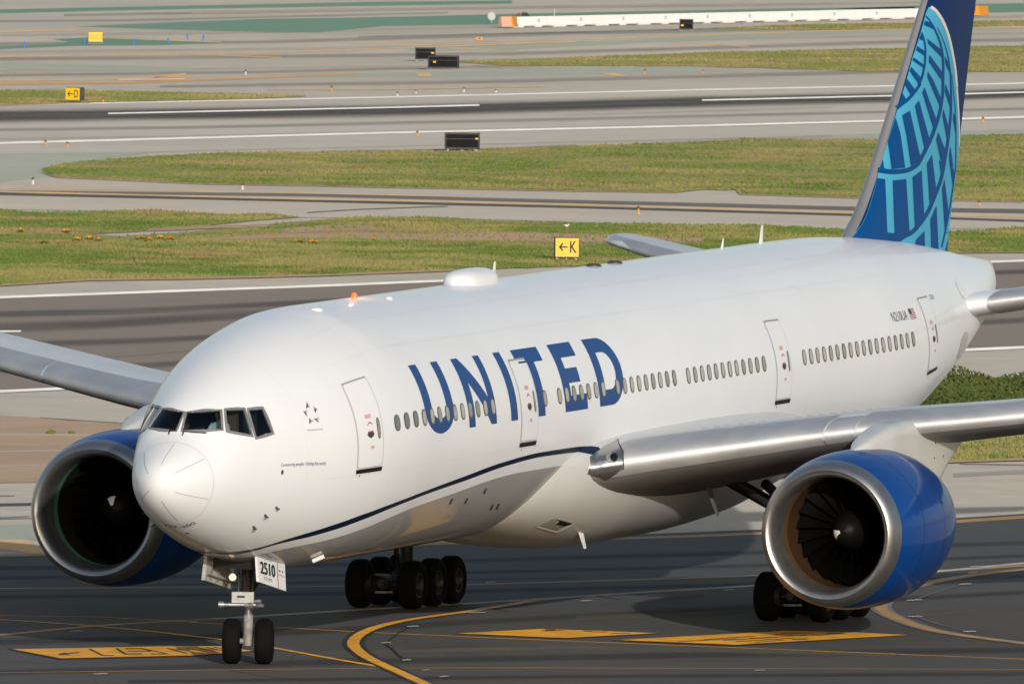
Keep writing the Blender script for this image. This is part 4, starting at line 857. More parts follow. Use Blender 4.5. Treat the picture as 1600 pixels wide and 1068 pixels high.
def loft(name, ys, i0, i1, side, m, parent, off=0, cap=False, mi=None):
    V = []; n_ = i1 - i0 + 1
    for y in ys:
        ring = [np.array(wpt(y, i, side)) for i in range(i0, i1 + 1)]
        for j, p_ in enumerate(ring):
            if off:
                tv = ring[min(j + 1, n_ - 1)] - ring[max(j - 1, 0)]; nn = np.array([tv[2], 0, -tv[0]]); nn /= np.linalg.norm(nn) + 1e-9
                # outward: away from mid chord
                cmid = np.array([LEx(y) + .35 * (float(TEx(y)) - LEx(y)), side * y, float(LEz(y)) - .02 * 8])
                if np.dot(nn, p_ - cmid) < 0: nn = -nn
                p_ = p_ + nn * off
            V.append(p_)
    F = [(i * n_ + j, i * n_ + j + 1, (i + 1) * n_ + j + 1, (i + 1) * n_ + j) for i in range(len(ys) - 1) for j in range(n_ - 1)]
    if cap: F += [tuple(range((len(ys) - 1) * n_, len(ys) * n_)), tuple(range(n_))]
    if mi is not None: mi = [mi(k % (n_ - 1)) for k in range((len(ys) - 1) * (n_ - 1))] + [0, 0]
    return mk(name, Bw(np.array(V)), F, m, parent, sharp=50, mi=mi)
wings = {}
ysA = [2.0, 2.6, 3.1, 3.6, 4.2, 5, 6, 7, 8, 9, 9.7, 10.5, 12, 13.5, 15, 17, 20, 23, 26, 28.5, 30.0, 30.4]
for side in (-1, 1):
    wg = loft('wing', ysA, 0, 2 * NC, side, [WINGGREY, mat('wing_lower_grey', (.22, .215, .21), .45, noise=(.7, .08, 5))], jet, cap=True, mi=lambda j: 1 if j >= NC + 1 else 0); wings[side] = wg  # grey underside paint, made darker still to stand in for shade under the wing
    wg['label'] = 'left wing, reaching out of the picture on the right' if side < 0 else 'right wing, reaching out of the picture on the left'
    i0, i1 = NC - 5, NC + 2
    segs = [(3.45, 8.05), (8.08, 8.72), (8.75, 14.5), (14.55, 20.0), (20.05, 25), (25.05, 29.6)]
    for si, (a, b) in enumerate(segs):
        loft('leading_edge_slat', list(np.linspace(a, b, 7)), i0 + (1 if si == 1 else 0), i1, side, ALU, wg, off=.012 if si != 1 else .006)
    # flap track fairings
    for y_ in (6.6, 13.2, 19.6, 24.5):
        ch = float(TEx(y_)) - LEx(y_); x0 = LEx(y_) + ch * .55; zz = float(LEz(y_)) - .06 * ch - .18; L_ = 4.6 if y_ < 15 else 3.4
        mb = MB(); o_ = Bw(np.array([x0, side * y_, zz])); mb.lathe(tuple(o_), (1, 0, -.03), [(0, .01), (.2 * L_ / 4, .16), (.25 * L_, .3), (.5 * L_, .34), (.8 * L_, .22), (L_, .02)], 16); mb.build('flap_track_fairing', WINGGREY, wg)
    # dashes of vortex fillers on the upper surface near the root
    for k_ in range(16):
        y_ = 4.6 + k_ * .26
        if k_ in (6, 7): continue
        pa = Bw(np.array(wpt(y_, NC - 7, side))); pb = Bw(np.array(wpt(y_ + .14, NC - 7, side)))
        MB().box(tuple((pa + pb) / 2 + np.array([0, 0, .01])), (.05, .16, .02)).build('skin_fastener_strip', MIDGREY, wg)
WV = {}
dg = bpy.context.evaluated_depsgraph_get()
def bvh_of(objs):
    V = []; F = []
    for o in objs:
        k = len(V); L_ = Vector(WL[o.name]); V += [tuple(v.co + L_) for v in o.data.vertices]; F += [tuple(i + k for i in p_.vertices) for p_ in o.data.polygons]
    return BVHTree.FromPolygons(V, F)
WB = bvh_of([wings[-1]] + [c for c in wings[-1].children if c.name.startswith('leading')] + [fus, fair])
wpx = caster(WB, .02); wpx2 = caster(WB, .035); wpx3 = caster(WB, .045)
def p5(a, b): return (800 + a / 3.5556, 600 + b / 3.5556)
lp = decal('landing_light_panel', [[p5(*q) for q in [(430, 402), (505, 350), (578, 310), (600, 340), (617, 390), (610, 470), (570, 500), (525, 530), (470, 510), (415, 498), (436, 450)]]], wpx, mat('light_panel_metal', (.42, .42, .42), .32, metal=.9), jet, 4, 4)
decal('landing_light', [sup(*p5(557, 413), 9.5, 7.4, 20, 2)], wpx2, mat('lens_grey', (.5, .5, .45), .2, metal=.6), lp, 4, 4)
decal('lamp_glass', [sup(*p5(566, 410), 6.0, 6.0, 16, 2)], wpx3, mat('lamp_dark', (.01, .01, .01), .08), lp, 4, 4)
decal('skin_line', [[p5(580, 308), p5(584, 306), p5(620, 378), p5(620, 470), p5(613, 472), p5(614, 385)]], wpx2, DKGREY, lp, 4, 4)
bp2 = caster(BODY, .02)
ri = decal('ram_air_inlet', [[p5(*q) for q in [(135, 790), (225, 738), (345, 770), (250, 820)]]], caster(BODY, .012), FAIR, jet, 3, 3)
decal('inlet_rim', [[p5(*q) for q in [(135, 790), (150, 786), (250, 812), (338, 768), (345, 770), (250, 822)]]], bp2, DOORW, ri, 3, 3)
decal('inlet_throat', [[p5(*q) for q in [(232, 742), (340, 770), (292, 786), (238, 775), (262, 758)]]], bp2, BLACK, ri, 3, 3)
decal('inlet_ramp', [[p5(*q) for q in [(150, 786), (225, 743), (252, 757), (232, 776), (288, 788), (250, 808)]]], bp2, MIDGREY, ri, 3, 3)
def blade(name, base, tip, chord, thick, m=WHITE, parent=jet):
    base = Vector(base); tip = Vector(tip); mb = MB(); V = []
    for P, c_ in ((base, chord), (tip, chord * .5)):
        for dx, dy in ((-.5, 0), (-.2, -.5), (.5, 0), (-.2, .5)): V.append((P.x + dx * c_, P.y + dy * thick * c_ / chord, P.z))
    mb.add(V, [(0, 1, 5, 4), (1, 2, 6, 5), (2, 3, 7, 6), (3, 0, 4, 7), (4, 5, 6, 7), (0, 1, 2, 3)]); return mb.build(name, m, parent, sharp=30)
bl = Vector(bodypx(907, 832)); blade('blade_antenna', bl + Vector((0, 0, .05)), bl + Vector((.35, 0, -.40)), .38, .05)
# antennas on the crown
def crown(x, off=0): return Bw(S(np.array(x + .3), np.array(math.pi / 2)) + np.array([0, 0, off]))
mb = MB(); V = []; nx, na = 26, 24
for i in range(nx + 1):
    u = i / nx; x = 19.75 + 2.75 * u; hgt = .36 * (1 - abs(2 * u - 1) ** 4) ** .5 if 0 < u < 1 else 0; wd = .46 * (1 - abs(2 * u - 1) ** 3) ** .5 if 0 < u < 1 else 0
    for j in range(na + 1):
        a = math.pi * j / na; y_ = -wd * math.cos(a); z0_ = math.sqrt(3.1 ** 2 - y_ ** 2) - 3.1
        V.append(Bw(np.array([x, y_, 3.1 + z0_ - .03 + (hgt + .03) * math.sin(a) ** .5])))
mk('satcom_radome', V, [(i * (na + 1) + j, i * (na + 1) + j + 1, (i + 1) * (na + 1) + j + 1, (i + 1) * (na + 1) + j) for i in range(nx) for j in range(na)], WHITE, jet)
for x, h_, c_ in ((22.75, .44, .3), (40.1, .26, .22), (43.2, .48, .32)): blade('blade_antenna', crown(x, -.03), crown(x + .12, h_), c_, .05)
for x in (30.2, 31.8):
    o_ = crown(x); MB().lathe((o_[0], o_[1], o_[2] - .02), (0, 0, 1), [(0, .2), (.05, .19), (.085, .13), (.09, .001)], 20).build('flush_antenna', DKGREY, jet)
for x, r_ in ((9.2, .16), (14.2, .09)):
    o_ = Bw(S(np.array(x), np.array(1.4))); MB().lathe(tuple(o_ - np.array([0, 0, .03])), (0, 0, 1), [(0, r_), (.05, r_), (.085, r_ * .5), (.09, .001)], 14).build('navigation_antenna', WHITE, jet)
o_ = crown(12.9); bc = MB().lathe(tuple(o_ - np.array([0, 0, .02])), (0, 0, 1), [(0, .075), (.08, .07), (.14, .04), (.155, .001)], 16).build('anti_collision_beacon', BEACON, jet)
pl = bpy.data.lights.new('beacon_light', 'POINT'); pl.energy = 12; pl.color = (1, .25, .08); pl.shadow_soft_size = .05
po = bpy.data.objects.new('beacon_light', pl); po.location = tuple(o_ + np.array([0, 0, .28])); put(po, jet)
pline('crown_mark', [(39.7, .80), (40.2, .72)], .05, mat('bright_mark', (.85, .85, .85), .3), fn=onl)

# ------------------------------------------------------------------ fin and tailplane
def symfoil(tk): return list(reversed([(c_, naca(tk, c_)) for c_ in cc])) + [(c_, -naca(tk, c_)) for c_ in cc][1:]
FLE = pf([(2.3, 49.4), (2.9, 50.0), (3.4, 50.85), (3.93, 51.55), (5.74, 53.38), (7.4, 54.98), (9.07, 56.58), (12.2, 59.7)])
FTE = pf([(2.0, 58.6), (5.4, 59.85), (8.94, 61.1), (12.2, 62.3)])
fz = [2.0, 2.4, 2.8, 3.1, 3.4, 3.7, 4, 4.5, 5, 6, 7, 8, 9, 10, 11, 12, 12.2]
def fpt(z, ci):
    A = symfoil(.092)[ci]; ch = float(FTE(z)) - float(FLE(z)); k = .6 if z > 12.1 else 1
    return (float(FLE(z)) + A[0] * ch, -A[1] * ch * k, z)
def finloft(name, zs, idx, m, off, parent):
    n_ = len(idx); V = []
    for z in zs:
        for i in idx:
            p_ = np.array(fpt(z, i)); V.append(p_ + np.array([-off, math.copysign(off, p_[1]) if abs(p_[1]) > 1e-6 else 0, 0]))
    F = [(i * n_ + j, i * n_ + j + 1, (i + 1) * n_ + j + 1, (i + 1) * n_ + j) for i in range(len(zs) - 1) for j in range(n_ - 1)]
    if off == 0: F.append(tuple(range((len(zs) - 1) * n_, len(zs) * n_)))
    return mk(name, Bw(np.array(V)), F, m, parent, sharp=50)
fin = finloft('tail_fin', fz, list(range(2 * NC + 1)), FINNAVY, 0, jet)
finloft('fin_leading_edge', fz[:-1], list(range(NC - 2, NC + 4)), FINLE, .01, fin)
FB = bvh_of([fin]); fpx1 = caster(FB, .010); fpx2 = caster(FB, .018); fpx3 = caster(FB, .026)
def A_(a, b): return (1390 + a / 7.627, b / 7.627)
def B_(a, b): return (1360 + a / 7.627, 120 + b / 7.627)
def C_(a, b): return (1330 + a / 7.122, 250 + b / 7.122)
edge = [A_(485, 85), A_(540, 125), A_(600, 205), A_(650, 300), A_(700, 440), A_(745, 640), A_(780, 850), A_(797, 1068), B_(1022, 130), B_(1037, 300), B_(1048, 500), B_(1054, 700), B_(1054, 850), C_(1180, 50), C_(1165, 150), C_(1130, 420), C_(1088, 800), C_(1070, 985)]
lel = [C_(-30, 850), C_(60, 790), C_(120, 710), C_(180, 580), C_(240, 380), C_(330, 30), B_(130, 1010), B_(310, 420), B_(430, 30), A_(270, 690), A_(350, 450), A_(430, 160), A_(460, 90)]
globe = edge + [C_(1060, 1030), C_(500, 960), C_(0, 900)] + lel
gl_ = decal('globe_emblem', [globe], fpx1, SKYBLUE, fin, 6, 6)
def pxrib(pts, w0, w1, n=6):
    P = smoothpts(pts, n); L_ = []; R_ = []
    for i, p_ in enumerate(P):
        d = P[min(i + 1, len(P) - 1)] - P[max(i - 1, 0)]; d = d / np.linalg.norm(d); nn = np.array([-d[1], d[0]]); w_ = w0 + (w1 - w0) * i / (len(P) - 1)
        L_.append(p_ + nn * w_ / 2); R_.append(p_ - nn * w_ / 2)
    return [[tuple(L_[i]), tuple(L_[i + 1]), tuple(R_[i + 1]), tuple(R_[i])] for i in range(len(P) - 1)]
decal('globe_rim', pxrib(edge[:13], 5.0, 1.6), fpx2, mat('rim_white', (.72, .70, .66), .4), fin)
ARCS = [([A_(375, 390), A_(405, 480), A_(420, 600), A_(412, 760), A_(385, 900), A_(345, 1010), B_(585, 90), B_(510, 195), B_(420, 290), B_(300, 372)], 2.6, 5.5),
        ([A_(428, 195), A_(480, 262), A_(540, 370), A_(592, 500), A_(622, 640), A_(632, 800), A_(628, 1000), B_(855, 200), B_(820, 420), B_(762, 610), B_(690, 790), B_(605, 955), C_(735, 42), C_(680, 86), C_(600, 118), C_(450, 132), C_(290, 112)], 2.2, 8.0),
        ([A_(560, 330), A_(640, 500), A_(690, 680), A_(715, 850), A_(725, 1068), B_(955, 200), B_(952, 420), B_(930, 660), B_(895, 900), C_(1000, 190), C_(930, 385), C_(850, 570), C_(745, 725), C_(650, 815), C_(500, 875)], 1.0, 7.5),
        ([A_(735, 880), A_(752, 1068), B_(1005, 400), B_(1014, 700), C_(1155, 60), C_(1140, 200), C_(1100, 480), C_(1055, 730), C_(1000, 970)], 1.0, 2.6)]
for P, a, b in ARCS: decal('globe_arc', pxrib(P, a, b), fpx2, FINBLUE, fin)
BARS = [[A_(375, 395), A_(404, 482), A_(352, 478), A_(352, 445)], [A_(322, 552), A_(418, 620), A_(416, 675), A_(306, 602)], [A_(278, 688), A_(405, 778), A_(395, 812), A_(266, 725)], [A_(250, 800), A_(372, 935), A_(345, 1012), A_(228, 852)],
        [B_(430, 28), B_(535, 172), B_(480, 238), B_(405, 105)], [B_(376, 198), B_(432, 296), B_(320, 395), B_(318, 350)],
        [A_(412, 252), A_(497, 275), A_(530, 355), A_(402, 302)], [A_(440, 465), A_(605, 592), A_(618, 690), A_(450, 522)], [A_(465, 655), A_(632, 880), A_(630, 985), A_(458, 735)],
        [B_(674, -65), B_(740, 40), B_(840, 275), B_(828, 378), B_(670, 5)], [B_(635, 125), B_(793, 552), B_(758, 668), B_(610, 190)], [B_(570, 285), B_(708, 792), B_(648, 902), B_(520, 345)],
        [B_(370, 460), B_(462, 405), B_(590, 978), B_(475, 1066), B_(420, 700)], [B_(292, 487), B_(350, 680), B_(403, 1068), C_(592, 85), C_(440, 104), B_(240, 1060), B_(200, 782)], [B_(138, 985), C_(345, 4), C_(360, 95), C_(300, 130)],
        [A_(650, 668), A_(702, 770), A_(716, 885), A_(655, 760)], [B_(885, 85), B_(952, 262), B_(950, 395), B_(880, 182)], [B_(860, 385), B_(937, 640), B_(916, 805), B_(850, 470)], [B_(800, 660), B_(905, 930), B_(872, 1080), B_(845, 1060), B_(775, 750)],
        [C_(835, 40), C_(890, -60), C_(898, 5), C_(942, 372), C_(868, 545), C_(858, 390)], [C_(675, 190), C_(775, 114), C_(806, 645), C_(702, 765)], [C_(455, 228), C_(603, 212), C_(640, 800), C_(650, 830), C_(540, 905), C_(475, 905), C_(475, 815)],
        [C_(285, 203), C_(370, 215), C_(393, 805), C_(477, 816), C_(500, 930), C_(0, 880), C_(60, 795), C_(120, 715), C_(180, 585), C_(240, 385)],
        [C_(1030, 215), C_(1082, 630), C_(1037, 832), C_(1004, 320)], [C_(940, 508), C_(965, 1010), C_(884, 1000), C_(874, 660)], [C_(806, 788), C_(812, 980), C_(700, 960), C_(714, 888)], [C_(1085, 0), C_(1136, 118), C_(1122, 292)], [B_(985, 420), B_(1017, 540), B_(1007, 682), B_(975, 500)], [B_(945, 825), B_(978, 1068), B_(938, 1055), B_(930, 920)],
        [C_(970, 0), C_(1032, 60), C_(995, 192)], [C_(1085, 830), C_(1062, 1020), C_(1035, 1015)]]
for i, P in enumerate(BARS): decal('globe_bar', [P], fpx3, FINBLUE, fin, 8, 8)
# tailplane
def stab(side):
    le = lambda y: 53.6 + (y - 2.0) * .80; te = lambda y: 60.2 + (y - 2.0) * .40; V = []; ys_ = [.6, 1.2, 1.6, 2, 3, 4.5, 6, 8, 9.8, 10.4, 10.7]
    lez = lambda y: .98 + (y - 2) * .145
    F0 = symfoil(.10)
    def pt(y, i, off=0):
        a, b = F0[i]; ch = te(y) - le(y) if y < 10.2 else (te(y) - le(y)) * (.95 if y < 10.6 else .72); x0 = le(y) if y < 10.2 else te(y) - ch * 1.02
        return np.array([x0 + a * ch - off, side * y, lez(y) + b * ch * (.5 if y > 10.6 else 1) + (math.copysign(off, b) if off else 0)])
    V = [pt(y, i) for y in ys_ for i in range(2 * NC + 1)]; n_ = 2 * NC + 1
    F = [(i * n_ + j, i * n_ + j + 1, (i + 1) * n_ + j + 1, (i + 1) * n_ + j) for i in range(len(ys_) - 1) for j in range(n_ - 1)] + [tuple(range((len(ys_) - 1) * n_, len(ys_) * n_))]
    s_ = mk('tailplane', Bw(np.array(V)), F, WINGGREY, jet, sharp=50)
    s_['label'] = 'left tailplane with bright metal leading edge' if side < 0 else 'right tailplane tip showing above the fuselage'
    for nm, y0, y1, m_ in (('root_fairing', 1.4, 2.65, WHITE), ('leading_edge', 2.66, 10.3, ALU)):
        ys2 = np.linspace(y0, y1, 8); idx = list(range(NC - (9 if m_ is WHITE else 6), NC + (9 if m_ is WHITE else 6))); n2 = len(idx)
        mk(nm, Bw(np.array([pt(y, i, .012) for y in ys2 for i in idx])), [(i * n2 + j, i * n2 + j + 1, (i + 1) * n2 + j + 1, (i + 1) * n2 + j) for i in range(7) for j in range(n2 - 1)], m_, s_, sharp=50)
for sd in (-1, 1): stab(sd)
decal('tail_cutout_panel', [sup(54.25, .46, .62, .13, 24, 2.4)], lambda a, b: onl(a, b, .012), DOORW, jet, .2, .05)
decal('tail_cutout_panel', [sup(53.35, -.2, .6, .18, 24, 2.4)], lambda a, b: onl(a, b, .012), FAIR, jet, .2, .05)
pline('tail_cone_joint', [(62.05, t) for t in np.linspace(-1.2, 1.45, 24)], .10, DKGREY, fn=onl)

# ------------------------------------------------------------------ engines
def engine(side):
    ex, ey, ez = 20.27, side * 9.64, 2.735
    ring_col = BRONZE if side < 0 else TEAL; DUCT = mat('inlet_liner_warm', (0.075, 0.042, 0.022), 0.5, metal=.3, spec=.3) if side < 0 else mat('inlet_liner_dark', (0.02, 0.018, 0.014), 0.55, spec=.2)
    o0 = (ex, ey, ez); ax = (1, 0, .02)
    cow = MB().lathe(o0, ax, [(.42, 1.80), (.7, 1.86), (1.1, 1.915), (1.7, 1.955), (2.4, 1.965), (3.1, 1.955), (3.8, 1.90), (4.5, 1.79), (5.2, 1.62), (5.6, 1.50), (5.55, 1.44), (4.6, 1.5), (3.4, 1.45)], 96).build('engine_nacelle', ENGBLUE, jet, loc=o0)
    cow['label'] = 'blue engine nacelle under the left wing' if side < 0 else 'blue engine nacelle partly behind the nose'
    MB().lathe(o0, ax, [(.425, 1.803), (.25, 1.765), (.12, 1.71), (.04, 1.65), (.0, 1.58), (.02, 1.52), (.07, 1.475), (.15, 1.435), (.26, 1.405), (.36, 1.392)], 96).build('inlet_lip', LIP, cow)
    MB().lathe(o0, ax, [(.36, 1.392), (.55, 1.375), (.76, 1.366)], 96).build('inlet_band', mat('inlet_band_grey', (.10, .10, .10), .5, metal=.4, noise=(3, .2, 5)), cow)
    MB().lathe(o0, ax, [(.76, 1.366), (.9, 1.372), (1.06, 1.38)], 96).build('inlet_ring', ring_col, cow)
    MB().lathe(o0, ax, [(1.06, 1.38), (1.3, 1.40), (1.75, 1.42), (2.4, 1.42)], 96).build('inlet_duct', DUCT, cow)
    MB().lathe(o0, ax, [(2.4, 1.42), (2.42, .3)], 64).build('fan_backing', BLADE, cow)
    # fan blades: twisted sheets with thickness
    for d_, r_ in ((1.72, 1.9565), (3.42, 1.937)): MB().lathe(o0, ax, [(d_, r_ + .004), (d_ + .02, r_ + .004)], 96).build('cowl_seam', NAVY, cow)
    q = Vector(ax).to_track_quat('Z', 'Y')
    for k in range(22):
        a0 = 2 * math.pi * k / 22; V = []; nr = 8
        for i in range(nr + 1):
            r_ = .48 + (1.385 - .48) * i / nr; tw_ = R(24 + 38 * i / nr); ch = .50 + .34 * i / nr
            for s in (-1, 1):
                for th_ in (-.012, .012):
                    t = s * ch / 2 * math.sin(tw_) / r_; zz = 1.98 + s * ch / 2 * math.cos(tw_) + th_
                    V.append(tuple(Vector(o0) + q @ Vector((r_ * math.cos(a0 + t), r_ * math.sin(a0 + t), zz))))
        F = []
        for i in range(nr):
            b = i * 4; c_ = b + 4; F += [(b, b + 2, c_ + 2, c_), (b + 1, c_ + 1, c_ + 3, b + 3), (b, c_, c_ + 1, b + 1), (b + 2, b + 3, c_ + 3, c_ + 2)]
        mk('fan_blade', V, F, BLADE, cow, sharp=40)
    sp = [(1.30 + .75 * t, .50 * math.sqrt(1 - (1 - t) ** 1.7) if t > 0 else .001) for t in np.linspace(0, 1, 16)]
    MB().lathe(o0, ax, sp + [(2.2, .5)], 40).build('spinner', mat('spinner_black', (.005, .005, .005), .5, spec=.15), cow)
    V = []; nS = 14; lv = q.inverted() @ Vector((0, .98, -.2) if side < 0 else (0, .2, 1)); a_m = math.atan2(lv.y, lv.x)
    for i in range(nS + 1):
        t = .02 + .24 * i / nS; a = a_m - .15 * i / nS; wd = .62 + .16 * i / nS
        for s in (-1, -.5, 0, .5, 1):
            r_ = .50 * math.sqrt(1 - (1 - t) ** 1.7) + .008; aa = a + s * wd * .5
            V.append(tuple(Vector(o0) + q @ Vector((r_ * math.cos(aa), r_ * math.sin(aa), 1.30 + .75 * t - .012))))
    mk('spinner_mark', V, [(5 * i + j, 5 * i + j + 1, 5 * i + j + 6, 5 * i + j + 5) for i in range(nS) for j in range(4)], mat('mark_white', (.8, .8, .78), .5), cow)
    MB().lathe(o0, ax, [(4.6, 1.18), (5.2, 1.12), (6.0, .95), (6.9, .72), (7.2, .64), (7.15, .58)], 48).build('core_cowl', mat('core_metal', (.35, .33, .30), .35, metal=1), cow)
    MB().lathe(o0, ax, [(6.6, .5), (7.4, .34), (8.0, .12), (8.1, .01)], 32).build('exhaust_plug', mat('core_metal', (.35, .33, .30), .35, metal=1), cow)
    for a in range(0, 360, 60):
        pass
    # pylon: side outline swept across its width
    top_ = lambda x: float(np.interp(x, [22.1, 23.2, 24.4, 25.6, 26.6, 28, 30, 31.5], [4.72, 5.05, 5.28, 5.34, 5.36, 5.25, 5.05, 4.95]))
    bot = lambda x: float(np.interp(x, [22.1, 23.2, 24.4, 25.8, 26.9, 28, 29.0, 30.2, 31.5], [4.55, 4.4, 4.3, 4.15, 3.6, 3.55, 4.1, 4.6, 4.85]))
    hw = lambda x: float(np.interp(x, [22.1, 22.8, 24, 26, 28.5, 30, 31.5], [.03, .26, .40, .44, .36, .24, .06]))
    xs_ = np.linspace(22.1, 31.5, 44); na = 28; V = []
    for x in xs_:
        t_, b_, h_ = top_(x), bot(x), hw(x); c_ = (t_ + b_) / 2; hh = (t_ - b_) / 2
        for j in range(na):
            a = 2 * math.pi * j / na; c1, s1 = math.cos(a), math.sin(a); V.append((x, ey + h_ * math.copysign(abs(c1) ** .55, c1), c_ + hh * math.copysign(abs(s1) ** .6, s1)))
    F = [(i * na + j, i * na + (j + 1) % na, (i + 1) * na + (j + 1) % na, (i + 1) * na + j) for i in range(len(xs_) - 1) for j in range(na)] + [tuple(range(na)), tuple(range((len(xs_) - 1) * na, len(xs_) * na))]
    py = mk('engine_pylon', V, F, PYLON, jet, sharp=60)
    for x, z in ((27.5, 4.72), (28.3, 4.74), (27.4, 4.35), (28.2, 4.37)):
        MB().rod((x, ey - side * -hw(x) * .9, z), (x, ey + side * (hw(x) + .01), z), .028, .028, 8).build('bolt', DKGREY, py)
    return cow
for sd in (-1, 1): engine(sd)

# ------------------------------------------------------------------ landing gear (on the ground)
def wheel_parts(name, c, r_, wd, parent, hubface):
    h = wd / 2
    t_ = MB().lathe((c[0], c[1] - h, c[2]), (0, 1, 0), [(.05, r_ * .50), (.01, r_ * .60), (0, r_ * .72), (.02, r_ * .86), (.075, r_ * .965), (.13, r_ * .995), (h, r_), (wd - .13, r_ * .995), (wd - .075, r_ * .965), (wd - .02, r_ * .86), (wd, r_ * .72), (wd - .01, r_ * .60), (wd - .05, r_ * .50)], 40).build('tyre', TYRE, parent, loc=tuple(c))
    r0_ = MB().lathe((c[0], c[1] - h, c[2]), (0, 1, 0), [(.09, .001), (.07, r_ * .16), (.06, r_ * .2), (.10, r_ * .26), (.12, r_ * .40), (.05, r_ * .46), (.045, r_ * .52), (h, r_ * .5), (wd - .045, r_ * .52), (wd - .05, r_ * .46), (wd - .12, r_ * .40), (wd - .10, r_ * .26), (wd - .06, r_ * .2), (wd - .07, r_ * .16), (wd - .09, .001)], 28).build('rim', HUB, parent)
    return t_, r0_
NX = 5.89; STEER = Matrix.Translation((NX, 0, 0)) @ Matrix.Rotation(R(17), 4, 'Z') @ Matrix.Translation((-NX, 0, 0))
def turned(o):
    L_ = Vector(WL[o.name])
    for v in o.data.vertices: v.co = (STEER @ (v.co + L_)) - (STEER @ L_)
    o.location = STEER @ L_; WL[o.name] = tuple(o.location); return o
ng = MB(); ng.rod((NX - .05, 0, 1.42), (NX - .12, 0, 2.9), .13, .15, 20)
leg = ng.build('nose_gear_leg', GEARSHADE, jet)
ng = MB(); ng.rod((NX, 0, .45), (NX - .03, 0, 1.18), .12, .115, 20); ng.rod((NX - .03, 0, 1.1), (NX - .05, 0, 1.45), .07, .07, 16, 1); ng.rod((NX, -.40, .545), (NX, .40, .545), .065, .065, 14)
turned(ng.build('wheel_fork', [mat('fork_grey', (.27, .26, .25), .5, noise=(8, .3, 5)), STEEL], leg))
for y_ in (.385, -.385):
    for o in wheel_parts('w', (NX, y_, .545), .545, .43, leg, 1): turned(o)
mb = MB(); mb.box((NX - .22, .12, 1.60), (.22, .52, .26)); mb.box((NX - .335, .16, 1.62), (.012, .18, .05), mi=1); turned(mb.build('steering_unit', [GEARW, BLACK], leg, sharp=30))
for P_ in (((NX - .25, .62, 1.42), (NX - .2, -.18, 1.42), .055), ((NX - .26, .70, 1.42), (NX - .25, .58, 1.42), .085), ((NX - .25, .05, 1.42), (NX - .28, -.12, 1.42), .09), ((NX - .05, -.3, 1.5), (NX + .05, .1, 1.5), .05), ((NX - .05, -.36, 1.4), (NX + .05, 0, 1.38), .05)):
    turned(MB().rod(P_[0], P_[1], P_[2], P_[2], 12).build('steering_actuator', STEEL, leg))
mb = MB(); mb.rod((NX + .25, 0, .75), (NX + .42, 0, 1.15), .04, .05, 8); mb.rod((NX + .42, 0, 1.15), (NX + .1, 0, 1.5), .05, .04, 8); turned(mb.build('torque_link', GEARW, leg))
mb = MB(); mb.rod((NX - .1, .12, 1.75), (NX + 1.3, .15, 2.7), .06, .06, 10); mb.rod((NX - .1, -.12, 1.75), (NX + 1.3, -.15, 2.7), .06, .06, 10); mb.rod((NX - .16, .2, 1.6), (NX - .16, .2, 2.7), .03, .03, 8); mb.rod((NX - .2, -.16, 1.6), (NX - .16, -.2, 2.7), .035, .035, 8); mb.rod((NX - .1, -.26, 1.9), (NX - .1, .26, 1.9), .05, .05, 8); mb.build('drag_brace', GEARSHADE, leg)
mb = MB(); mb.box((NX - .1, 0, 2.55), (1.5, 1.2, .5)); mb.build('gear_bay', BLACK, jet, smooth=False)
for (px, py, r_, m_) in ((363, 901, .075, LAMP), (363.5, 872, .045, LAMP2)):
    P = yplane(px, py, .20); P = np.array(P)
    b_ = MB().lathe((P[0] + .02, P[1], P[2]), (-1, -.3, 0), [(-.16, .02), (-.12, r_ * .9), (0, r_ * 1.25), (.02, r_ * 1.25), (.02, r_)], 20).build('taxi_light', STEEL, leg)
    MB().lathe((P[0] + .02, P[1], P[2]), (-1, -.3, 0), [(.02, r_), (.035, r_ * .7), (.045, .001)], 20).build('lamp_lens', m_, leg)
mb = MB(); mb.lathe(tuple(yplane(363, 886, .2)), (-1, -.3, 0), [(-.1, .02), (0, .07), (.02, .07), (.025, .001)], 16); mb.rod(yplane(363, 868, .2), yplane(363, 905, .22), .02, .02, 8); mb.build('lamp_bracket', STEEL, leg)
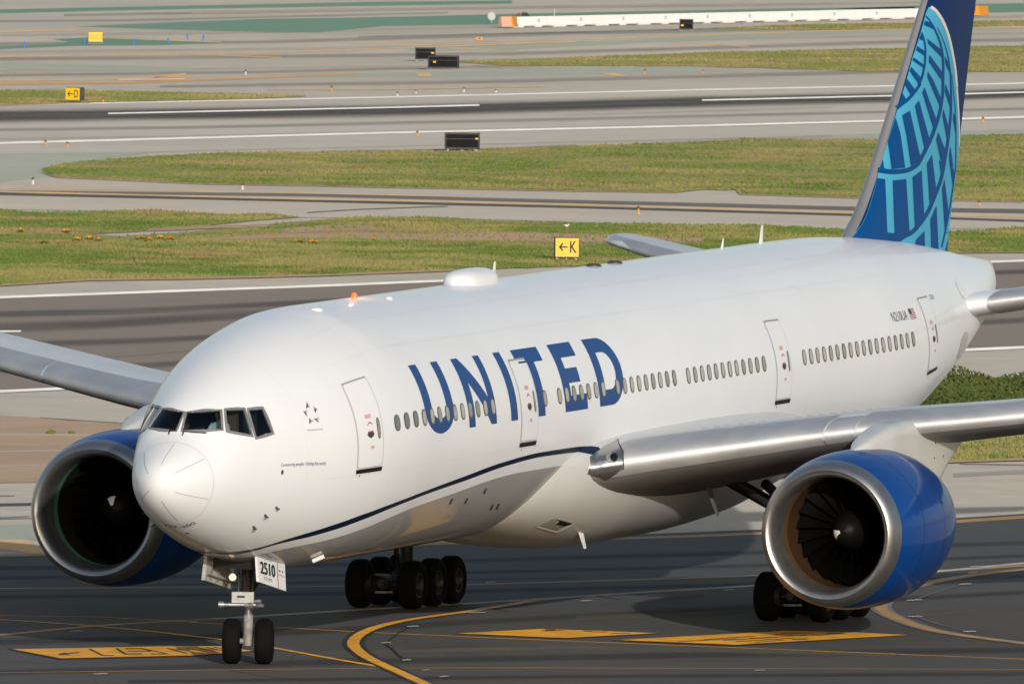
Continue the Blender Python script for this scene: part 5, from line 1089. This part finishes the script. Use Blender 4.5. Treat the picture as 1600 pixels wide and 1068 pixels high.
for side in (-1, 1):
    y0 = side * .66; dx0, dx1 = 4.68, 6.55
    q = [Vector((dx0, y0, 2.70)), Vector((dx1, y0, 2.44)), Vector((dx1 - .05, y0 + side * .06, 1.73)), Vector((dx0 - .02, y0 + side * .06, 2.04))]
    V = [tuple(v) for v in q] + [tuple(v + Vector((0, -side * .06, 0))) for v in q]
    dr = mk('nose_gear_door', V, [(0, 1, 2, 3), (7, 6, 5, 4), (0, 4, 5, 1), (1, 5, 6, 2), (2, 6, 7, 3), (3, 7, 4, 0)], DOORW if side < 0 else GEARW, jet, smooth=False)
    def dp(u, v, o=.004):
        a = q[0].lerp(q[1], u); b = q[3].lerp(q[2], u); return tuple(b.lerp(a, v) + Vector((0, side * o, 0)))
    if side < 0:
        for txt, u0, u1, v0, v1, m_ in (('2510', .08, .60, .34, .76, mat('number_ink', (.012, .016, .04), .5)), ('ETOPS', .20, .50, .13, .25, DKGREY), ('- - -', .26, .50, .84, .86, DKGREY)):
            V2, F2 = textpolys(txt, 1.0); wm = V2[:, 0].max(); mk('fleet_number' if txt == '2510' else 'placard', [dp(u0 + (u1 - u0) * a / wm, v0 + (v1 - v0) * b) for a, b in V2], F2, m_, dr)
            if txt == '2510':
                for kk, (du, dv) in enumerate(((.014, 0), (.026, 0), (.013, .012), (.013, -.012))): mk('fleet_number', [dp(u0 + du + (u1 - u0) * a / wm, v0 + dv + (v1 - v0) * b, .006 + .002 * kk) for a, b in V2], F2, m_, dr)
        mk('red_line', [dp(.70, 0), dp(.725, 0), dp(.725, 1), dp(.70, 1)], [(0, 1, 2, 3)], RED, dr, smooth=False)
        mk('red_line', [dp(.74, .47), dp(.98, .45), dp(.98, .47), dp(.74, .49)], [(0, 1, 2, 3)], RED, dr, smooth=False)
        V2, F2 = textpolys('- -', 1.0); wm = V2[:, 0].max(); mk('placard', [dp(.77 + .15 * a / wm, .58 + .07 * b) for a, b in V2], F2, DKGREY, dr)
    else:
        mb = MB()
        for u in (.18, .42, .7): mb.rod(dp(u, .08, -.09), dp(u, .95, -.09), .02, .02, 6)
        mb.rod(dp(.03, .2, -.09), dp(.97, .2, -.09), .025, .025, 6); mb.rod(dp(.03, .75, -.09), dp(.97, .75, -.09), .02, .02, 6); mb.build('door_stiffener', STEEL, dr)
        mk('door_edge', [dp(-.01, -.01, .01), dp(-.01, 1.01, .01), dp(-.01, 1.01, -.08), dp(-.01, -.01, -.08)], [(0, 1, 2, 3)], GEARW, dr, smooth=False)
MX = 31.578
for side in (-1, 1):
    yc = side * 5.49
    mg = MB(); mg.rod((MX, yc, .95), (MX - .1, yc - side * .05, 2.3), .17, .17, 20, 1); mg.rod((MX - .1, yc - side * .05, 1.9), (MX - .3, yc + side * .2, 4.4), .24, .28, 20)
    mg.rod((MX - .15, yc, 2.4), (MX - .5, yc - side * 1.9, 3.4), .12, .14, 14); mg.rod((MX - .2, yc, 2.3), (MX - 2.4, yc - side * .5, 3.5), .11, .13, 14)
    lg = mg.build('main_gear_leg', [GEARSHADE, GEARSHADE], jet)
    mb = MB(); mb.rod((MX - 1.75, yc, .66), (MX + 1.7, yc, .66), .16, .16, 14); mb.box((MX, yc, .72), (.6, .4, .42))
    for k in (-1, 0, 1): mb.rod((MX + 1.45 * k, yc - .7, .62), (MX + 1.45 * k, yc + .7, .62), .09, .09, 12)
    mb.build('bogie_beam', GEARSHADE, lg)
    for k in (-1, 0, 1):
        for s in (-1, 1): MB().rod((MX + 1.45 * k, yc + s * .34, .62), (MX + 1.45 * k, yc + s * .50, .62), .26, .26, 20).build('brake_pack', GEARSHADE, lg)
    MB().rod((MX - 1.85, yc, .66), (MX - 1.72, yc, .66), .10, .17, 12).build('beam_end_cap', GEARSHADE, lg); MB().rod((MX - 1.7, yc - .25, .86), (MX - 1.6, yc + .25, .86), .035, .035, 8).build('brake_rod', STEEL, lg); MB().rod((MX - 1.72, yc + .2, .42), (MX - 1.62, yc - .25, .42), .035, .035, 8).build('brake_rod', STEEL, lg)
    mb = MB(); mb.rod((MX - .55, yc, .95), (MX - .75, yc, 1.45), .06, .07, 8); mb.rod((MX - .75, yc, 1.45), (MX - .35, yc, 1.95), .07, .06, 8); mb.rod((MX + .5, yc + .1, .9), (MX + .3, yc + .1, 2.3), .05, .05, 8); mb.build('torque_link', GEARSHADE, lg)
    for k in (-1, 0, 1):
        for s in (-1, 1): wheel_parts('w', (MX + 1.45 * k, yc + s * .70, .622), .622, .50, lg, s)
    # outer gear door hanging under the wing, and a folded brace beside it
    dy = yc + side * .62
    mk('main_gear_door', [(MX - 1.2, dy, 3.8), (MX + .9, dy, 3.75), (MX + .7, dy + side * .12, 1.9), (MX - .9, dy + side * .12, 2.0), (MX - 1.2, dy + side * .06, 3.8), (MX + .9, dy + side * .06, 3.75), (MX + .7, dy + side * .18, 1.9), (MX - .9, dy + side * .18, 2.0)], [(0, 1, 2, 3), (7, 6, 5, 4), (0, 4, 5, 1), (1, 5, 6, 2), (2, 6, 7, 3), (3, 7, 4, 0)], GEARW, lg, smooth=False)
    mb = MB(); y1 = side * 3.9
    mb.rod((MX - 3.6, side * 4.6, 3.55), (MX - 1.0, side * 5.2, 2.55), .10, .10, 12); mb.rod((MX - 1.0, side * 5.2, 2.55), (MX - .1, yc, 2.35), .13, .13, 12); mb.rod((MX - 1.9, side * 4.9, 2.9), (MX - 1.7, side * 5.2, 2.75), .15, .15, 12); mb.rod((MX - 3.2, side * 4.1, 3.6), (MX - 1.9, side * 4.9, 2.9), .07, .07, 10); mb.build('side_brace', GEARSHADE, lg)
    blade('gear_bay_flap', (MX - 3.9, side * 4.0, 3.45), (MX - 3.6, side * 4.15, 2.72), .45, .10, mat('flap_grey', (.12, .11, .10), .6), lg)
    mb = MB()
    for s in (0, .28): mb.rod((MX + 2.2, yc - side * .9 + s, 1.5), (MX + 2.2, yc - side * .9 + s, 2.6), .025, .025, 6)
    for z in (1.6, 1.85, 2.1, 2.35): mb.rod((MX + 2.2, yc - side * .9, z), (MX + 2.2, yc - side * .9 + .28, z), .02, .02, 6)
    mb.build('cable_guide', STEEL, lg)

# ------------------------------------------------------------------ pilot behind the windshield
pb = Bw(np.array([2.25, -.6, .12]))
J = [(0, 0, 0), (.0, 0, .22), (.0, 0, .44), (.0, 0, .58), (-.02, 0, .66), (-.03, 0, .76), (-.04, 0, .86), (0, -.19, .50), (-.12, -.27, .26), (-.36, -.20, .20), (-.46, -.18, .22), (0, .19, .50), (-.12, .27, .26), (-.36, .20, .20), (-.46, .18, .22)]
J = [(pb[0] + a, pb[1] + b, pb[2] + c) for a, b, c in J]
Eg = [(0, 1), (1, 2), (2, 3), (3, 4), (4, 5), (5, 6), (2, 7), (7, 8), (8, 9), (9, 10), (2, 11), (11, 12), (12, 13), (13, 14)]
me = bpy.data.meshes.new('person'); me.from_pydata(J, Eg, [])
o = bpy.data.objects.new('person', me); put(o); me.materials.append(SHIRT)
bpy.context.view_layer.objects.active = o
o.modifiers.new('skin', 'SKIN')
rad = [(.17, .13), (.16, .12), (.17, .12), (.07, .07), (.06, .06), (.09, .08), (.075, .07), .075, .055, .045, .04, .075, .055, .045, .04]
if not me.skin_vertices:
    bm = bmesh.new(); bm.from_mesh(me); bm.verts.layers.skin.verify(); bm.to_mesh(me); bm.free()
for i, r_ in enumerate(rad): me.skin_vertices[0].data[i].radius = r_ if isinstance(r_, tuple) else (r_, r_)
me.skin_vertices[0].data[0].use_root = True
o.modifiers.new('sub', 'SUBSURF').render_levels = 1
tag(o, 'pilot in a white shirt seated behind the windshield', 'person')
hd = (J[5][0], J[5][1], J[5][2])
mb = MB(); mb.lathe((hd[0], hd[1], hd[2] - .13), (0, 0, 1), [(0, .03), (.02, .065), (.08, .085), (.16, .09), (.22, .078), (.26, .04), (.27, .001)], 18); mb.rod((hd[0] - .08, hd[1], hd[2] - .01), (hd[0] - .115, hd[1], hd[2] - .03), .018, .012, 6); mb.build('face', SKIN, o)
mb = MB(); mb.lathe((hd[0] + .015, hd[1], hd[2] + .03), (0, 0, 1), [(0, .094), (.06, .09), (.10, .06), (.125, .001)], 16); mb.build('hair', DKGREY, o)

# ================================================================== AIRFIELD FURNITURE
SYAW = math.atan2(-CF[1], -CF[0])      # direction from the scene back to the camera
def sign(px0, px1, pyt, pyb, pybase, yaw, name, label, front, depth=.42, text=None, legs=3, grp=None, cat='sign', rear=False):
    """guidance sign: panel between px0..px1, pyt..pyb; feet at pybase"""
    g0 = gnd((px0 + px1) / 2, pybase, -.03); s = pxm(g0)
    W_ = (px1 - px0) / s; H_ = (pyb - pyt) / s; zb_ = (pybase - pyb) / s - .03
    e = empty(name, tuple(g0)); tag(e, label, cat, grp)
    a = SYAW + yaw; M_ = Matrix.Translation(g0) @ Matrix.Rotation(a, 4, 'Z')   # local +x faces out of the front, y across
    W_ = W_ / max(.5, math.cos(yaw)) if abs(yaw) < 1.2 else W_
    def add(nm, prims, m_, sm=False):
        mb = MB()
        for c, d in prims: mb.box(tuple(M_ @ Vector(c)), d, M=Matrix.Rotation(a, 4, 'Z'))
        return mb.build(nm, m_, e, smooth=sm)
    # cabinet with rounded shoulders
    P = [(-depth / 2, 0), (depth / 2, 0), (depth / 2, H_ * .82), (depth * .36, H_), (-depth * .36, H_), (-depth / 2, H_ * .82)]
    V = [tuple(M_ @ Vector((x, y, zb_ + .03 + z))) for y in (-W_ / 2, W_ / 2) for x, z in P]; n_ = len(P)
    mk('cabinet', V, [tuple(range(n_)), tuple(range(n_, 2 * n_))] + [(i, (i + 1) % n_, n_ + (i + 1) % n_, n_ + i) for i in range(n_)], SIGNK if rear else SIGNG, e, smooth=False)
    for k in range(legs):
        y = -W_ * .4 + W_ * .8 * k / max(1, legs - 1); add('leg', [((0, y, zb_ / 2 + .02), (.06, .06, max(.06, zb_ + .06)))], STEEL)
    add('base_slab', [((0, 0, .0), (depth * 1.6, W_ * 1.06, .05))], CONC2)
    xf = depth / 2 + .006
    if front is not None:
        add('face_panel', [((xf, 0, zb_ + .03 + H_ * .5), (.012, W_ * .95, H_ * .92))], front)
    else:
        add('rear_frame', [((xf, 0, zb_ + H_ * .97), (.02, W_ * .98, .05)), ((xf, 0, zb_ + .08), (.02, W_ * .98, .05)), ((xf, -W_ * .47, zb_ + H_ * .5), (.02, .05, H_ * .86)), ((xf, W_ * .47, zb_ + H_ * .5), (.02, .05, H_ * .86)), ((xf, 0, zb_ + H_ * .66), (.014, W_ * .9, .03))], SIGNG)
    if text:
        xt = xf + .012
        for item in text:
            if item[0] == 'arrow':
                _, u0, u1, v, t_ = item      # in panel fractions, pointing left as seen from the front
                y0 = W_ * (u0 - .5); y1 = W_ * (u1 - .5); zc = zb_ + .03 + H_ * v; k = t_ * H_; h_ = .17 * H_
                quads = [[(y0 + .02, zc - k), (y1, zc - k), (y1, zc + k), (y0 + .02, zc + k)], [(y0, zc), (y0 + h_, zc + h_ * 1.2), (y0 + h_ + k * 1.6, zc + h_ * 1.1 - k), (y0 + k * 2.6, zc)], [(y0, zc), (y0 + k * 2.6, zc), (y0 + h_ + k * 1.6, zc - h_ * 1.1 + k), (y0 + h_, zc - h_ * 1.2)]]
                V = []; F = []
                for qd in quads: b = len(V); V += [tuple(M_ @ Vector((xt, y, z))) for y, z in qd]; F.append(tuple(range(b, b + 4)))
                mk('arrow', V, F, PBLACK, e, smooth=False)
            else:
                _, txt, u0, u1, v0, v1 = item
                V2, F2 = textpolys(txt, 1.0); wm = V2[:, 0].max()
                for dz in (0, .012): mk('lettering', [tuple(M_ @ Vector((xt + dz * .1, W_ * (u0 - .5 + (u1 - u0) * x / wm) + dz, zb_ + .03 + H_ * (v0 + (v1 - v0) * y)))) for x, y in V2], F2, PBLACK, e, smooth=False)
    return e
sign(866, 904, 370.5, 402, 406, R(6), 'guidance_sign', 'yellow sign with a black arrow and letter K in the grass', SIGNY, text=[('arrow', .16, .52, .52, .035), ('t', 'K', .62, .88, .24, .82)], grp='yellow airfield signs')
sign(105, 128.5, 136.5, 157, 161, R(-22), 'guidance_sign', 'yellow sign with a black arrow and letter D beside the far runway', SIGNY, text=[('arrow', .16, .54, .50, .035), ('t', 'D', .62, .86, .24, .80)], grp='yellow airfield signs', depth=.7)
sign(137.5, 160.5, 49.5, 66, 67.5, R(4), 'guidance_sign', 'yellow sign with two lines of text among the blue lights', SIGNY, text=[('t', 'NO ENTRY', .08, .92, .56, .80), ('t', 'RUNWAY', .08, .92, .2, .44)] if False else [('t', '- - - - - -', .08, .92, .60, .66), ('t', '- - - - - -', .08, .92, .34, .40)], grp='yellow airfield signs')
sign(694.5, 749.5, 207.5, 232.5, 236.5, R(0), 'sign_cabinet', 'large black sign seen from behind at the grass edge', None, rear=True, grp='black backs of airfield signs')
sign(648.5, 680.5, 74.5, 93, 96, R(0), 'sign_cabinet', 'black sign back, the upper left of the overlapping pair', None, rear=True, grp='black backs of airfield signs')
sign(668.5, 717, 87, 106.5, 109, R(-4), 'sign_cabinet', 'wide black sign back with a pale top, lower of the overlapping pair', None, rear=True, grp='black backs of airfield signs')
sign(1061.5, 1083, 30, 46, 48, R(0), 'sign_cabinet', 'small black sign back in front of the white barriers', None, rear=True, grp='black backs of airfield signs')
for o_, (x, y) in zip([o for o in col.objects if o.name.startswith('sign_cabinet')], [(745, 217), (676, 83), (679, 97), (1066, 40)]):
    g0 = np.array(WL[o_.name]); s = pxm(g0); P = CAM + ray(x, y) * ((np.dot(g0 - CAM, CF)) / np.dot(ray(x, y), CF)) - CF * .34
    MB().box(tuple(P), (.04, 4.2 / s, 2.4 / s), rz=SYAW).build('number_tag', SIGNY, o_, smooth=False)
# lights along the edges
def edge_light(px, py, hpx, colr, label, grp):
    g0 = gnd(px, py, -.03); s = pxm(g0); h = hpx / s
    r_ = .055
    o = MB().lathe(tuple(g0), (0, 0, 1), [(0, .12), (.02, .11), (.03, r_), (h * .62, r_), (h * .64, r_ * 1.5), (h * .72, r_ * 1.6), (h * .74, r_ * 1.1), (h * .95, r_ * .9), (h, .001)], 12, mis=[0, 0, 0, 0, 1, 1, 1, 1]).build('edge_light', [colr[0], colr[1]], None, loc=tuple(g0))
    o.matrix_parent_inverse = Matrix(); tag(o, label, 'light', grp)
LO = mat('light_post_orange', (.75, .34, .05), .5); LW = mat('light_head_dark', (.04, .04, .045), .3); LWW = mat('light_post_white', (.7, .66, .58), .5); LB = mat('light_blue', (.03, .22, .75), .4)
for x, y, h_, c_, lb in ((71, 226.5, 8, 0, 'orange edge light below the left end of the far runway line, left of two'), (105, 230, 9, 0, 'orange edge light below the left end of the far runway line, right of two'), (161, 160, 8, 0, 'edge light right of the D sign'), (384, 117, 8, 1, 'white edge light alone by the orange painted band'), (518, 142, 8, 0, 'orange edge light between the D sign and the white edge lights'),
                     (621, 150, 7, 1, 'edge light above the far runway, first of four from the left'), (650, 146, 5, 1, 'edge light above the far runway, second of four from the left'), (725, 144, 8, 1, 'white edge light above the far runway, third of four'), (775, 144.5, 5, 1, 'edge light above the far runway, last of four'), (652, 213, 9, 0, 'orange edge light on the far runway line left of the large black sign'),
                     (1007, 116.5, 9, 0, 'edge light at the grass tip beyond the runway'), (1536, 192, 10, 0, 'edge light right of the fin by the runway line'), (51.5, 288, 12, 1, 'edge light at the left end of the grass island'), (379, 296.5, 11, 1, 'edge light at the grass edge above the tyre tracks'), (997.5, 335, 14, 0, 'orange edge light below the dark tyre tracks'), (1530, 322, 9, 0, 'edge light right of the fin at the taxiway'), (1600 - 502, 113.5, 4, 0, 'tiny orange marker right of the grass tip')):
    edge_light(x, y, h_, (LO if c_ == 0 else LWW, LW), lb, 'small edge lights of the airfield')
for i, (x, y) in enumerate(((38, 74), (132, 70), (209, 69), (263, 68), (293, 62), (318, 63.5))):
    edge_light(x, y, 9, (LB, LB), 'blue taxiway light, %s from the left among the far green paint' % ['first', 'second', 'third', 'fourth', 'fifth', 'sixth'][i], 'blue taxiway lights')
# white construction barriers
BW = mat('barrier_white', (.88, .87, .85), .6, noise=(.6, .03, 5), dr=.3); BO = mat('barrier_orange', (.85, .33, .02), .5); BP = mat('barrier_faded_orange', (.72, .42, .28), .55)
def barrier(xa, xb, yta, ybt, m_, label, name='barrier', feet=True):
    ga = gnd(xa, yta[1], -.05); gb = gnd(xb, ybt[1], -.05); ga, gb = np.array(ga), np.array(gb); h = (yta[1] - yta[0]) / pxm(ga)
    d = gb - ga; L_ = np.linalg.norm(d[:2]); d /= np.linalg.norm(d); nn = np.array([-d[1], d[0], 0])
    e = empty(name, tuple((ga + gb) / 2)); tag(e, label, 'barrier', 'barriers across the far apron')
    P = [(-.30, .10), (.30, .10), (.30, .25), (.20, .45), (.16, h), (-.16, h), (-.20, .45), (-.30, .25)]; V = []
    for g_ in (ga + d * .02, gb - d * .02): V += [tuple(g_ + nn * a + np.array([0, 0, b])) for a, b in P]
    n_ = len(P); mk('shell', V, [tuple(range(n_)), tuple(range(n_, 2 * n_))] + [(i, (i + 1) % n_, n_ + (i + 1) % n_, n_ + i) for i in range(n_)], m_, e, smooth=False)
    if feet:
        for t in (.0, .42, .86):
            c = ga + (gb - ga) * t; c2 = ga + (gb - ga) * min(1, t + .14); V = []
            for g_ in (c, c2): V += [tuple(g_ + nn * a + np.array([0, 0, b])) for a, b in ((-.28, 0), (.28, 0), (.28, .101), (-.28, .101))]
            mk('foot', V, [(0, 1, 2, 3), (4, 5, 6, 7), (0, 1, 5, 4), (1, 2, 6, 5), (2, 3, 7, 6), (3, 0, 4, 7)], BW, e, smooth=False)
        c = ga + (gb - ga) * .5; MB().box(tuple(c - nn * math.copysign(.215, np.dot(nn, CF)) + np.array([0, 0, h * .62])), (.02, .45, .3), rz=math.atan2(d[1], d[0]) - math.pi / 2).build('sticker', mat('sticker_blue', (.6, .66, .74), .5), e, smooth=False)
tp_ = lambda x: 26.5 + (x - 803) * (13.0 - 26.5) / (1450 - 803); bt_ = lambda x: 43 + (x - 803) * (28.5 - 43) / (1450 - 803)
barrier(781, 797, (26, 44), (26, 44), BP, 'faded pink orange end block of the white barrier row', feet=False)
barrier(797.5, 804.5, (26, 44), (26, 43.6), BO, 'bright orange block at the left end of the white barriers', feet=False)
ords = ['first', 'second', 'third', 'fourth', 'fifth', 'sixth', 'seventh', 'eighth', 'ninth', 'tenth']
for i in range(10):
    a = 805 + i * 66; b = a + 66; barrier(a, b, (tp_(a), bt_(a)), (tp_(b), bt_(b)), BW, 'white low barrier, %s from the orange end' % ords[i])
barrier(1527, 1541, (9.5, 26), (9.5, 25.6), BO, 'orange barrier block right of the fin', feet=False)
# odds and ends near the barriers
g0 = gnd(768, 36, -.05); s = pxm(g0)
e = empty('round_marker', tuple(g0)); tag(e, 'pale round board on a stub post left of the barriers', 'marker')
MB().rod(g0, (g0[0], g0[1], 3 / s), .05, .05, 8).build('post', STEEL, e)
MB().lathe((g0[0], g0[1], 9.5 / s), tuple(-CF), [(-.03, .001), (-.03, 6.2 / s), (.03, 6.2 / s), (.03, .001)], 24).build('disc', mat('disc_grey', (.5, .5, .47), .6), e)
g0 = gnd(866, 43, -.05); s = pxm(g0); tag(MB().rod(g0, (g0[0], g0[1], 28 / s), .035, .02, 8).build('marker_pole', PWHITE, None), 'thin white pole standing at the barriers', 'pole')
g0 = gnd(1143, 34, -.05); s = pxm(g0); tag(MB().rod(g0, (g0[0], g0[1], 15 / s), .05, .05, 8).box((g0[0], g0[1], 8 / s), (.1, .22, .5), rz=SYAW).build('marker_post', SIGNG, None), 'short grey post between the white barriers behind the black sign', 'post')
g0 = gnd(815, 28, -.05); s = pxm(g0); V = []; F = []
e = empty('tarp_bundle', tuple(g0)); tag(e, 'dark bundle of tarps behind the orange barrier end', 'bundle')
for nm, dx, dz, rx, rz_, m_ in (('tarp', 6, 5, 6.5, 3.2, DKGREY), ('cloth', -4, 3.5, 5, 4, mat('cloth_brown', (.22, .12, .1), .8))):
    mb = MB(); c = Vector(g0) + Vector(CR) * (dx / s) + Vector((0, 0, dz / s)); pr = [(t * rx / s, max(.001, rz_ / s * math.sqrt(max(0, 1 - abs(t) ** 2.2)) * (1 + .25 * math.sin(t * 7)))) for t in np.linspace(-1, 1, 12)]
    mb.lathe(tuple(c), tuple(Vector(CR) + Vector((0, 0, -.25 if dx > 0 else .5))), pr, 14); mb.build(nm, m_, e)
g0 = gnd(749, 63.5, -.05); s = pxm(g0); tag(MB().box((g0[0], g0[1], .11), (.22, 9 / s, .2), rz=SYAW).box((g0[0] - .12, g0[1] - .05, .12), (.02, 4 / s, .1), rz=SYAW, mi=1).build('pavement_marker', [mat('marker_orange', (.8, .36, .02), .5), DKGREY], None, smooth=False), 'small orange marker block lying on the far apron', 'marker')
# gull on the grass
g0 = gnd(885, 357.5, -.03); s = pxm(g0)
mb = MB(); mb.lathe((g0[0], g0[1] - .16, .19), (.15, 1, .15), [(0, .001), (.03, .04), (.1, .085), (.2, .09), (.3, .06), (.42, .012)], 14); mb.lathe((g0[0], g0[1] - .18, .24), (0, 0, 1), [(0, .03), (.04, .05), (.09, .045), (.12, .001)], 12)
mb.rod((g0[0], g0[1] - .22, .31), (g0[0], g0[1] - .29, .295), .014, .004, 6, 1); mb.rod((g0[0], g0[1] - .02, .12), (g0[0], g0[1] - .02, -.02), .008, .008, 5, 1); mb.rod((g0[0] + .04, g0[1] + .02, .12), (g0[0] + .04, g0[1] + .02, -.02), .008, .008, 5, 1)
mb.V = [tuple(g0[k] + (v[k] - g0[k]) * .62 for k in range(3)) for v in mb.V]
tag(mb.build('gull', [mat('gull_white', (.85, .84, .8), .7), LO], None), 'white bird standing in the grass above the K sign', 'bird')
